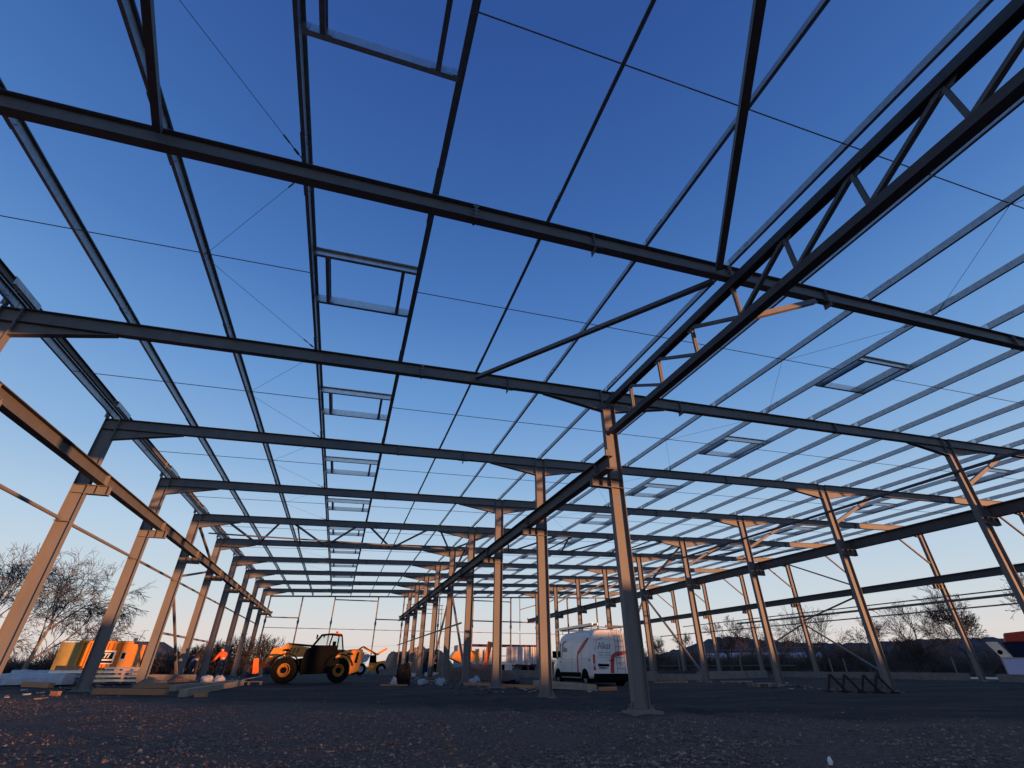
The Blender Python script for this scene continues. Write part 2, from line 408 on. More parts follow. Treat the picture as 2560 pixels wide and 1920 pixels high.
# sag rods at mid bay, skylight trimmer frames and wind cables
mids = [(y0, y1, y1-3.0) for y0, y1 in bays]
for y0, y1, ym in mids:
    for ia, ib in ((0, 3), (4, 10), (11, 17), (18, 21)):
        xa_, xb_ = PX[ia], PX[ib]; r = mb(M['wire']); r.tube((xa_-.03, ym, zr(xa_)+.09), (xb_+.03, ym-.0, zr(xb_)+.09), .011, n=6); r.build('sag_rod', None, bld)
    for i in (2, 9, 16):
        w = mb(M['wire'])
        x0_, x1_ = PX[i], PX[i+1]
        for ye in (y0+.12, y1-.12):
            a3 = Vector((x0_, ym, zr(x0_)+.02)); b3 = Vector((x1_-.02, ye, zr(x1_)-.03)); d3 = (b3-a3)
            w.tube(a3, a3+d3*.86, .0045, n=4); w.tube(a3+d3*.86, a3+d3*.9, .014, n=6); w.tube(a3+d3*.9, a3+d3*.985, .009, n=5); w.tube(a3+d3*.93, a3+d3*.96, .02, n=6)
        w.build('wind_cables', None, bld)
lad = None
for bi, (y0, y1) in enumerate(bays):
    for i in (3, 10, 17):
        x0_, x1_ = PX[i]+.03, PX[i+1]-.03
        f = mb(M['galv2']); ya, yb = y1-3.68, y1-2.12
        zc = zr((x0_+x1_)/2)+.11; slope = .0331
        cp = [(-.045,-.1),(.03,-.1),(.03,-.085),(-.035,-.085),(-.035,.085),(.03,.085),(.03,.1),(-.045,.1)]
        P0 = lambda x, y: (x, y, zr(x)+.11)
        f.ext(cp, P0(x0_, ya), P0(x1_, ya)); f.ext(cp, P0(x1_, yb), P0(x0_, yb))
        f.use(M['galv'])
        for xx in (x0_+.28, x1_-.3): f.ext(cp, (xx, ya+.04, zr(xx)+.11), (xx, yb-.04, zr(xx)+.11))
        f.use(M['galv2'])
        for xx in (x0_+.04, x0_+.34, x1_-.36, x1_-.04):
            f.box(xx-.05, xx+.05, yb-.055, yb-.047, zr(xx)+.025, zr(xx)+.195)
        f.build('skylight_frame', None, bld)
# lattice girder carrying frame 0 on row B
lg = mb(M['steel_dark']); y0, y1 = FY(-1)+.11, FY(1)-.12
top = 8.0; bot = 7.03
lg.ibeam((XB, y0, top), (XB, y1, top), .2, .19, .014, .01, (1,0,0)); 
lgo = lg.build('lattice_girder', None, bld)
bc = mb(M['steel_dark']); bc.box(XB-.1, XB+.1, y0, y1, bot-.085, bot+.085); bc.build('bottom_chord', None, lgo)
nodes = [FY(0)+d*1.44 for d in range(-4, 5)]
for i, y in enumerate(nodes):
    if 0 < i < 8:
        v_ = mb(M['steel']); 
        for s_ in (-.024, .024): v_.box(XB+s_-.019, XB+s_+.019, y-.03, y+.03, bot+.087, top-.087)
        v_.build('web_post', None, lgo)
    if i < 8:
        ya, yb = (nodes[i+1], nodes[i]) if i >= 4 else (nodes[i], nodes[i+1])
        # top node on the outer side down to the bottom node nearer the middle
        yt, yb2 = (nodes[i+1], nodes[i]) if i >= 4 else (nodes[i], nodes[i+1])
        yt = min(yt, y1-.1) if i >= 4 else max(yt, y0+.1)
        d_ = mb(M['steel']); d_.bar((XB, yt, top-.09), (XB, yb2, bot+.1), .09, .07); d_.build('web_diagonal', None, lgo)
        gp = mb(M['steel']); yy = yt; gp.poly([(yy-.2, top-.087), (yy+.2, top-.087), (yy+.1, top-.2), (yy-.1, top-.2)], 'x', XB-.0047-.02, XB-.0047-.01); gp.build('gusset', None, lgo)
def brace(p0, p1, w=.1, h=.1, name='brace', mt=None, rnd=False):
    b_ = mb(mt or M['steel'])
    if rnd: b_.tube(p0, p1, w/2, n=10)
    else: b_.bar(p0, p1, w, h)
    return b_.build(name, None, bld)
y = FY(0)
brace((XB-.35, y-.12, zr(6.4)-.2), (2.6, FY(-1)+.1, zr(2.6)-.2), .13, .12, 'roof_brace')
brace((XB-.35, y+.12, zr(6.4)-.36), (2.56, FY(1)-.1, zr(2.56)-.2), .11, .1, 'roof_brace')
brace((-3.97, y-.1, zr(-4)-.1), (-2.75, FY(-1)+.1, zr(-2.7)-.1), .11, .11, 'roof_brace')
brace((XB+.08, y, 7.1), (9.2, y, zr(9.2)-RD-.05), .11, .11, 'fly_brace')
brace((XB-.1, y, 7.2), (XB-1.1, y, zr(XB-1.1)-RD-.05), .07, .07, 'fly_brace') if False else None
# knee braces of the right-hand bay
for k in range(K0, K1+1):
    y = FY(k)
    b_ = mb(M['steel']); p0 = Vector((XC+CD/2, y, 7.1)); p1 = Vector((25.75, y, zr(25.75)-RD-.02))
    b_.bar(p0, p0.lerp(p1, .62), .13, .13); q0 = p0.lerp(p1, .62)
    n_ = (p1-p0).normalized().cross(Vector((0,1,0)))
    b_.poly([(q0.x-n_.x*.065, q0.z-n_.z*.065), (p1.x+.28, zr(p1.x+.3)-RD-.003), (p1.x-.3, zr(p1.x-.3)-RD-.003), (q0.x+n_.x*.065, q0.z+n_.z*.065)], 'y', y-.05, y+.05)
    b_.build('knee_brace', None, bld)
    brace((XD-CD/2, y, 7.03), (34.85, y, zr(34.85)-RD-.03), .09, .09, 'knee_brace')
# tie beam on row C, tubes and rails
tb = mb(M['steel_dark']); tb.bar((XC-.28, -6, 7.54), (XC-.28, FY(1)-.02, 7.54), .08, .1); tb.build('tie_beam', None, bld)
tb = mb(M['steel_dark']); tb.bar((XC-.28, FY(1)+.02, 7.54), (XC-.28, FY(4), 7.54), .08, .1); tb.build('tie_beam', None, bld)
# crane runway beams with rail
def runway(row, ya, yb):
    cx, zt = crane_x[row]; r = mb(M['steel_dark']); 
    dp = cdep[row]; r.ibeam((cx, ya, zt-.01-dp/2), (cx, yb, zt-.01-dp/2), dp, .24, .02, .012)
    o = r.build('crane_beam', None, bld)
    q = mb(M['steel_dark']); q.box(cx-.025, cx+.025, ya+.1, yb-.1, zt-.008, zt+.03); q.build('crane_rail', None, o)
    e = mb(M['steel'])
    for yy in (ya+.04, yb-.04): e.box(cx-.07, cx+.07, yy-.02, yy+.02, zt-.008, zt+.16)
    e.build('end_stop', None, o)
    for k in range(K0, K1+1):
        y = FY(k)
        if ya < y-.1 and yb > y+.1:
            s_ = mb(M['steel'])
            s_.box(cx-.118, cx-.007, y-.006, y+.006, zt+.012-dp, zt-.032); s_.box(cx+.007, cx+.118, y-.006, y+.006, zt+.012-dp, zt-.032)
            s_.build('stiffener', None, o)
runway('A', -6.2, 64.9); runway('B', 10.9, 63.9); runway('C', -6.2, 65.0); runway('D', -6.2, 65.0)
# wall rails
def rail(x, z, ya, yb, w, h=None, rnd=False, name='wall_rail', mt=None):
    b_ = mb(mt or M['steel'])
    if rnd: b_.tube((x, ya, z), (x, yb, z), w/2, n=10)
    else: b_.bar((x, ya, z), (x, yb, z), w, h or w)
    return b_.build(name, None, bld)
for k in range(K0+1, K1+1):
    rail(XA-.12, 4.66-.003*k, FY(k-1)+.01, FY(k)-.01, .1, rnd=True)
rail(XA-.12, 2.3, FY(4)+.02, 41.5, .09)
rail(XB-.28, 3.1, FY(4)+.6, 65.4, .08)
rail(XD+.28, 5.02, 15, 53, .07); rail(XD+.29, 4.74, 15, 44, .14); rail(XD+.28, 4.24, 15, 58, .08)
rail(XD+.28, 2.45, 35, 62, .05); rail(XD+.28, 1.1, 38, 62, .05)
# vertical bracing in the fifth bay of every row
y4, y5, y6 = FY(4), FY(5), FY(6)
brace((XA, y4+.1, 7.7), (XA, y5-.1, 6.35), .11); brace((XA, y4+.1, 4.8), (XA, y5-.1, 5.95), .1); brace((XA, y4+.1, 4.2), (XA, y5-.1, .3), .11)
brace((XB, y4+.1, 8.0), (XB, y5-.1, 6.4), .1); brace((XB, y5-.1, 5.7), (XB, y4+.1, .4), .12); brace((XB, y5+.1, 5.3), (XB, y6-.1, .3), .12)
brace((XC, y4+.1, 8.5), (XC, y5-.1, 6.2), .12); brace((XC, y5-.1, 5.8), (XC, y4+.1, .45), .12); brace((XC, y5+.1, 5.5), (XC, y6-.1, .3), .12)
brace((XD, y5-.1, 9.0), (XD, y4+.1, 6.4), .1); brace((XD, y4+.1, 5.75), (XD, y5-.1, 4.4), .11); brace((XD, y5-.1, 4.1), (XD, y4+.1, .55), .1); brace((XD, y5+.1, 4.15), (XD, y6-.1, 2.2), .09)
# horizontal wind truss between frames 4 and 5
zz = lambda x: zr(x)-.2
xb5 = [-6.2, -2.0, 2.4, 6.6, 11.2, 15.5, 19.8, 24.2, 28.6, 33.0]; 
xt4 = [-7.4, -3.95, .27, 4.5, 8.9, 13.3, 17.7, 22.0, 26.4, 30.8, 35.2]
for i, x5 in enumerate(xb5):
    brace((xt4[i]+.3, y4+.1, zz(xt4[i])), (x5-.12, y5-.1, zz(x5)), .09, .09, 'wind_truss_diagonal')
    brace((xt4[i+1]-.3, y4+.1, zz(xt4[i+1])), (x5+.12, y5-.1, zz(x5)), .09, .09, 'wind_truss_diagonal')
for x in (-3.4, 1.8, 14.0, 20.2, 30): brace((x, y4+.1, zz(x)), (x-.2, y5-.1, zz(x)), .07, .07, 'wind_truss_strut')
brace((XA+.1, 32.2, 7.55), (XB-.1, 32.2, 7.6), .09, rnd=True, name='cross_tube')
# far gable wall: posts and rails
gp_x = [-8.5, -5.0, -1.37, 3.71, 6.86, 11.3, 15.7, 20.84, 24.4, 29.0, 33.4, 37.7]
for x in gp_x:
    p = mb(M['steel']); p.ibeam((x, GY, .0), (x, GY, zr(x)-.15), .2, .14, .012, .008, (0,1,0))
    p.box(x-.11, x+.11, GY-.125, GY+.125, 5.15, 5.5); p.build('gable_post', None, bld)
p = mb(M['steel']); p.ibeam((-8.6, GY, zr(-8.6)-.08), (37.8, GY, zr(37.8)-.08), .16, .16, .01, .008); p.build('gable_rafter', None, bld)
def gr(xa_, xb_, z, w=.12): 
    b_ = mb(M['steel']); b_.bar((xa_+.075, GY, z), (xb_-.075, GY, z), .08, w); b_.build('gable_rail', None, bld)
gr(-1.37, 3.71, 7.8); gr(-8.5, -5.0, 5.72); gr(3.71, 6.86, 5.8); gr(15.7, 20.84, 8.33); gr(15.7, 20.84, 5.96, .14); gr(20.84, 24.4, 5.96, .14)
for i in range(len(gp_x)-1): gr(gp_x[i], gp_x[i+1], 4.66, .06)
b_ = mb(M['steel']); b_.tube((22.1, GY, 4.9), (22.1, GY, 8.8), .05); b_.tube((22.1, GY, 3.2), (22.1, GY, 4.6), .05); b_.tube((22.15, GY, 7.45), (24.3, GY, 8.05), .05); b_.build('gable_frame', None, bld)
b_ = mb(M['steel'])
for z in (7.0, 6.5, 6.0):
    b_.tube((7.5, GY+3, z+.9), (12.4, GY+3, z+.9), .04)
for x in (7.6, 8.6, 10.0, 11.2, 12.2): b_.tube((x, GY+3, 6.9 if x < 11 else 5.9), (x, GY+3, 7.9), .04)
b_.tube((7.6, GY+3, 0), (7.6, GY+3, 6.9), .05); b_.tube((12.2, GY+3, 0), (12.2, GY+3, 5.9), .05)
b_.build('porch_frame', None, bld)

# unseen panels added behind the camera, stepped to shade rafters and lattice girder
for a_, b2, dz in ((-8.6, -.8, .78), (-.78, 7.0, .78), (7.02, 13.3, 1.5), (13.32, 21.4, .78), (21.42, 29.6, .78), (29.62, 37.8, .78)):
    f = mb(M['galv']); y = FY(-1)-.5
    ht = .85 if a_ < 13 else .1
    f.poly([(a_, zr(a_)-dz), (b2, zr(b2)-dz), (b2, zr(b2)+ht), (a_, zr(a_)+ht)], 'y', y-.06, y); f.build('shade_panel', None, bld)

# ================================================================== things on site
M['jcb'] = mat('yellow_paint', (.8, .27, .015), .4, 0, .12, 3, dirt=(.38, .2, .05), coat=.3)
M['rimpaint'] = mat('dusty_rim_paint', (.42, .17, .03), .7, 0, .2, 5, dirt=(.12, .08, .05), spec=.2)
M['orange'] = mat('orange_paint', (.8, .16, .02), .45, 0, .1, 3)
M['hivis'] = mat('orange_cloth', (.95, .09, .015), .8, 0, .12, 6, .01)
M['black'] = mat('black_plastic', (.006, .006, .007), .9, 0, .2, 4, spec=.05)
M['rubber'] = mat('rubber', (.01, .0095, .009), .95, 0, .3, 6, .01, dirt=(.025, .02, .017), spec=.05)
M['white'] = mat('white_paint', (.76, .76, .76), .35, 0, .05, 1.2, coat=.3, dirt=(.62, .59, .55))
M['red'] = mat('red_vinyl', (.5, .012, .018), .35, 0, .05, 2)
M['greytxt'] = mat('grey_vinyl', (.12, .15, .2), .5, 0, .05, 2)
M['redlamp'] = mat('lamp_red', (.6, .02, .02), .2, 0, .1, 5)
M['cont'] = mat('container_yellow', (.8, .27, .02), .45, 0, .12, 1.5, dirt=(.4, .2, .06))
M['cont_shaded'] = mat('container_yellow_shaded', (.36, .25, .07), .6, 0, .2, 1.5)  # container yellow with the shade on its left end put into the colour
M['wood'] = mat('sawn_timber', (.42, .19, .085), .75, 0, .25, 4, .01, sc=(1, 12, 12))
M['wood2'] = mat('weathered_timber', (.3, .24, .18), .8, 0, .25, 4, .01)
M['sheet'] = mat('plastic_sheet', (.42, .45, .5), .4, 0, .15, 5, .02)
M['tarp'] = mat('tarpaulin', (.62, .58, .54), .55, 0, .12, 2, .02)
M['blackbag'] = mat('black_bag', (.006, .006, .008), .7, 0, .3, 6, .03, spec=.15)
M['purple'] = mat('maroon_paint', (.07, .012, .04), .8, spec=.15)
M['navy'] = mat('navy_paint', (.012, .02, .045), .8, spec=.15)
M['redcab'] = mat('red_paint', (.5, .035, .015), .5, 0, .15, 4)
M['sand'] = mat('sand', (.33, .2, .115), .95, 0, .3, 1.2, .15, dirt=(.16, .1, .06))
M['trestle'] = mat('rusty_dark_steel', (.035, .022, .02), .8, spec=.2)
M['skin'] = mat('skin', (.5, .28, .2), .6)
M['denim'] = mat('work_trousers', (.05, .055, .07), .9, 0, .2, 8)
M['navycloth'] = mat('navy_cloth', (.015, .025, .06), .9, 0, .2, 8)
M['hair'] = mat('cap_cloth', (.03, .025, .02), .9)
M['roof'] = mat('dark_roof', (.07, .06, .06), .8, 0, .2, .6)
M['wallr'] = mat('render_wall', (.3, .28, .26), .9, 0, .15, .5)
M['paleb'] = mat('pale_cladding', (.32, .36, .42), .7, 0, .1, .3)
mt, t, b = new_mat('glass'); b.inputs['Base Color'].default_value = (.75, .85, .85, 1); b.inputs['Roughness'].default_value = .05
b.inputs['Transmission Weight'].default_value = 1; b.inputs['IOR'].default_value = 1.1; b.inputs['Specular IOR Level'].default_value = .6; M['glass'] = mt
M['darkglass'] = mat('dark_glass', (.02, .025, .03), .08, 0, .1, 2, spec=.8)
M['bark'] = mat('bark', (.06, .05, .045), .95, 0, .25, 5)
M['twig'] = mat('twigs', (.06, .048, .042), .95, 0, .2, 5)
M['twig2'] = mat('pale_twigs', (.1, .085, .08), .95, 0, .2, 5)
M['birch'] = mat('birch_bark', (.2, .17, .15), .85, 0, .35, 6)
M['scrub'] = mat('scrub', (.085, .062, .052), .98, 0, .3, .6)

def wheel(parent, x, y, z, r, w, rim, name='wheel', ax='y', blocks=True):
    """wheel lying in a plane across axis ax"""
    def P(a, rad, off):
        c, s_ = rad*math.cos(a), rad*math.sin(a)
        return (x+c, y+off, z+s_) if ax == 'y' else (x+off, y+c, z+s_)
    N = 28
    def lathe(m_, prof):
        b0 = len(m_.v)
        for rr, oo in prof:
            for i in range(N): m_.v.append(P(2*math.pi*i/N, rr, oo))
        for j in range(len(prof)-1):
            for i in range(N): m_.face([b0+j*N+i, b0+j*N+(i+1) % N, b0+(j+1)*N+(i+1) % N, b0+(j+1)*N+i])
    t_ = mb(M['rubber']); rr = r*.5
    lathe(t_, [(rr, -w*.42), (r*.8, -w*.5), (r*.95, -w*.45), (r*.97, -w*.2), (r*.97, w*.2), (r*.95, w*.45), (r*.8, w*.5), (rr, w*.42), (rr, -w*.42)])
    if blocks:
        for i in range(N):
            a = 2*math.pi*i/N; s_ = 1 if i % 2 else -1
            q = [P(a-.07, r*.95, s_*w*.02), P(a+.05, r*.95, s_*w*.02), P(a+.09, r*.93, s_*w*.47), P(a-.03, r*.93, s_*w*.47), P(a-.07, r, s_*w*.02), P(a+.05, r, s_*w*.02), P(a+.09, r*.985, s_*w*.46), P(a-.03, r*.985, s_*w*.46)]
            t_.add(q, [(0,1,5,4),(1,2,6,5),(2,3,7,6),(3,0,4,7),(4,5,6,7)])
    wo = empty(name); wo.parent = parent
    t_.build('tyre', None, wo)
    q = mb(M['rimpaint'] if rim == M['jcb'] else rim)
    for sg in (-1, 1): lathe(q, [(rr-.002, sg*w*.4), (rr*.86, sg*w*.4), (rr*.8, sg*w*.22), (rr*.46, sg*w*.18)])
    q.use(M['black'] if rim == M['jcb'] else rim)
    for sg in (-1, 1): lathe(q, [(rr*.46, sg*w*.18), (rr*.44, sg*w*.34), (rr*.12, sg*w*.36), (.001, sg*w*.36)])
    q.build('rim', None, wo)
    return wo

# ---------------------------------------------------------------- telehandler
def telehandler():
    th = empty('telehandler', (-1.17, 31.35, gz(-1.2, 31))); tag(th, 'yellow telehandler with black cab and orange roof, parked side-on in the hall', 'telehandler')
    X = lambda T: (T-1135)/328.0
    Z = lambda T: (970-T)/352.0
    def pg(pts): return [(X(a), Z(b_)) for a, b_ in pts]
    # origin x: middle between wheels, facing -x; near side is -y
    wheel(th, -1.33, -.86, .6, .61, .42, M['jcb']); wheel(th, 1.33, -.86, .6, .58, .42, M['jcb'])
    wheel(th, -1.33, .86, .6, .61, .42, M['jcb']); wheel(th, 1.33, .86, .6, .58, .42, M['jcb'])
    c = mb(M['black']); c.poly(pg([(560, 640), (960, 560), (1500, 560), (1700, 640), (1700, 800), (960, 830), (900, 760), (600, 760)]), 'y', -.35, .6)
    c.use(M['black']).poly(pg([(960, 560), (1480, 560), (1440, 640), (1370, 800), (960, 830), (950, 640)]), 'y', -1.05, -.352)
    for z_ in (720, 800): c.box(X(1090), X(1215), -1.12, -1.05, Z(z_)-.02, Z(z_)+.02)
    c.tube((-1.33, -.8, .6), (-1.33, .8, .6), .12); c.tube((1.33, -.8, .6), (1.33, .8, .6), .12)
    c.build('chassis', None, th)
    bo = mb(M['jcb']); bo.poly(pg([(1500, 500), (1625, 445), (1700, 425), (1925, 425), (1950, 490), (1905, 775), (1745, 830), (1735, 690), (1690, 600), (1610, 550), (1500, 560)]), 'y', -1.06, .95)
    bo.build('engine_cover', None, th, bevel=.05)
    v = mb(M['black']); v.poly(pg([(1845, 465), (1875, 465), (1860, 640), (1815, 640)]), 'y', -1.075, -1.061); v.box(X(1670), X(1775), -1.068, -1.061, Z(512), Z(485)); v.build('vent', None, th)
    hd = mb(M['redcab']); hd.poly(pg([(1700, 427), (1760, 415), (1925, 418), (1940, 440), (1925, 427)]), 'y', -1.0, .9); hd.build('rear_light_bar', None, th)
    # fenders
    for cx in (-1.33, 1.33):
        f = mb(M['black']); n_ = 12; ro, ri = .74, .69
        pts = [(cx+ro*math.cos(a), .62+ro*math.sin(a)) for a in [R(15+150*i/n_) for i in range(n_+1)]]
        pts += [(cx+ri*math.cos(a), .62+ri*math.sin(a)) for a in [R(165-150*i/n_) for i in range(n_+1)]]
        f.poly(pts, 'y', -1.12, -.62); f.build('mudguard', None, th)
    # boom
    b1 = mb(M['jcb']); b1.poly(pg([(600, 350), (640, 335), (1080, 395), (1650, 420), (1650, 520), (1000, 540), (840, 545), (560, 540), (560, 400)]), 'y', .02, .5)
    b1.build('boom', None, th, bevel=.02)
    b1 = mb(M['jcb']); b1.poly(pg([(435, 400), (575, 395), (640, 420), (640, 540), (540, 545), (480, 560), (365, 680), (340, 650), (350, 600)]), 'y', -.02, .54); b1.build('boom_head', None, th, bevel=.02)
    d = mb(M['black']); d.bar((X(655), .1, Z(335)), (X(1070), .1, Z(362)), .1, .1); d.tube((X(620), -.1, Z(440)), (X(690), -.1, Z(430)), .05)
    for i in range(3): d.tube((X(700+i*60), -.02, Z(480)), (X(730+i*60), -.02, Z(400)), .02)
    d.build('hose_tray', None, th)
    ca = mb(M['orange']); ca.poly(pg([(180, 585), (250, 572), (305, 800), (210, 815)]), 'y', -.55, -.47); ca.poly(pg([(180, 585), (250, 572), (305, 800), (210, 815)]), 'y', .97, 1.05)
    ca.bar((X(215), -.5, Z(600)), (X(215), 1.0, Z(600)), .12, .16); ca.bar((X(250), -.5, Z(790)), (X(250), 1.0, Z(790)), .12, .14)
    ca.bar((X(300), .25, Z(690)), (X(370), .25, Z(640)), .3, .2, (0,1,0)); ca.build('fork_carriage', None, th)
    fk = mb(M['galv'])
    for yy in (-.1, .6): fk.poly([(X(290), Z(700)), (X(305), Z(700)), (X(320), Z(850)), (X(60), Z(905)), (X(60), Z(915)), (X(330), Z(865))], 'y', yy-.06, yy+.06)
    fk.build('fork', None, th)
    # cab
    cb = mb(M['black']); w0, w1 = -1.02, -.12
    def pil(a, b_, t_=.05):
        for yy in (w0, w1): cb.bar((X(a[0]), yy, Z(a[1])), (X(b_[0]), yy, Z(b_[1])), t_, t_)
    pil((1085, 360), (1200, 185), .06); pil((1200, 185), (1350, 168)); pil((1352, 360), (1378, 180), .06); pil((1490, 470), (1490, 200), .07); pil((1540, 190), (1605, 470), .06); pil((1500, 465), (1605, 465), .06); pil((1350, 170), (1540, 185), .06)
    cb.poly(pg([(1085, 358), (1495, 358), (1495, 560), (960, 560), (985, 440), (1050, 400)]), 'y', w0-.02, w1+.02)
    for a in ((1200, 185), (1540, 190), (1085, 360)): cb.bar((X(a[0]), w0, Z(a[1])), (X(a[0]), w1, Z(a[1])), .06, .05)
    cb.poly(pg([(1215, 190), (1250, 190), (1235, 240)]), 'y', -.2, -.15)
    cb.build('cab', None, th)
    rf = mb(M['orange']); rf.poly(pg([(1330, 172), (1345, 158), (1470, 150), (1535, 160), (1552, 190), (1480, 195)]), 'y', w0-.02, w1+.02); rf.build('cab_roof', None, th, bevel=.02)
    be = mb(M['orange']); be.tube((X(1445), -.6, Z(155)), (X(1445), -.6, Z(118)), .055, .04, 10); be.build('beacon', None, th)
    gl = mb(M['glass'])
    for q in ([(1125, 345), (1210, 205), (1352, 190), (1340, 345)], [(1385, 345), (1400, 200), (1478, 210), (1478, 345)], [(1505, 450), (1505, 215), (1535, 215), (1590, 450)]): gl.poly(pg(q), 'y', w0-.006, w0+.002)
    gl.build('window', None, th)
    se = mb(M['jcb']); se.box(X(1100), X(1165), -.75, -.4, Z(420), Z(372)); se.use(M['black']); se.box(X(1400), X(1460), -.8, -.35, Z(460), Z(290)); se.build('seat', None, th)
    mi = mb(M['black'])
    mi.tube((X(1150), w0-.02, Z(220)), (X(1130), w0-.16, Z(210)), .012, n=6); mi.box(X(1118), X(1142), -1.26, -1.16, Z(262), Z(188)); mi.build('mirror', None, th)
    return th
telehandler()

# second machine, far away, seen between the posts
def loader():
    y0_ = 58; sc = .0347*1.0
    th = empty('loader', (3.55, 59, gz(4, 59)), 0); tag(th, 'far loading machine with raised boom and pale engine cover beyond the yellow telehandler', 'loader')
    X = lambda u: (u-590)/168.0; Z = lambda v: (835-v)/178.0
    pg = lambda pts: [(X(a), Z(b_)) for a, b_ in pts]
    wheel(th, X(400), -.8, .55, .56, .42, M['sheet'], blocks=False); wheel(th, X(745), -.8, .55, .52, .4, M['sheet'], blocks=False)
    wheel(th, X(290), .8, .55, .56, .42, M['sheet'], blocks=False)
    c = mb(M['sheet']); c.poly(pg([(325, 620), (330, 490), (390, 465), (470, 475), (540, 520), (500, 610), (430, 640)]), 'y', -.7, .7); c.build('engine_cover', None, th, bevel=.06)
    c = mb(M['jcb']); c.poly(pg([(540, 640), (800, 600), (805, 640), (700, 760), (540, 780)]), 'y', -.6, .6); c.build('chassis', None, th)
    c = mb(M['black']); c.poly(pg([(545, 640), (545, 520), (640, 510), (660, 640)]), 'y', -.6, .55)
    c.build('cab', None, th)
    b_ = mb(M['jcb']); b_.bar((X(820), 0, Z(400)), (X(650), 0, Z(505)), .22, .22); b_.bar((X(650), 0, Z(505)), (X(400), 0, Z(380)), .24, .2); b_.build('boom', None, th)
    b_ = mb(M['black']); b_.bar((X(640), -.14, Z(495)), (X(400), -.14, Z(368)), .06, .06); b_.bar((X(400), 0, Z(380)), (X(250), 0, Z(480)), .16, .14)
    b_.poly(pg([(165, 430), (205, 428), (225, 500), (245, 540), (200, 545)]), 'y', -.5, .5); b_.tube((X(240), 0, Z(545)), (X(180), 0, Z(600)), .03); b_.build('fork_carriage', None, th)
loader()

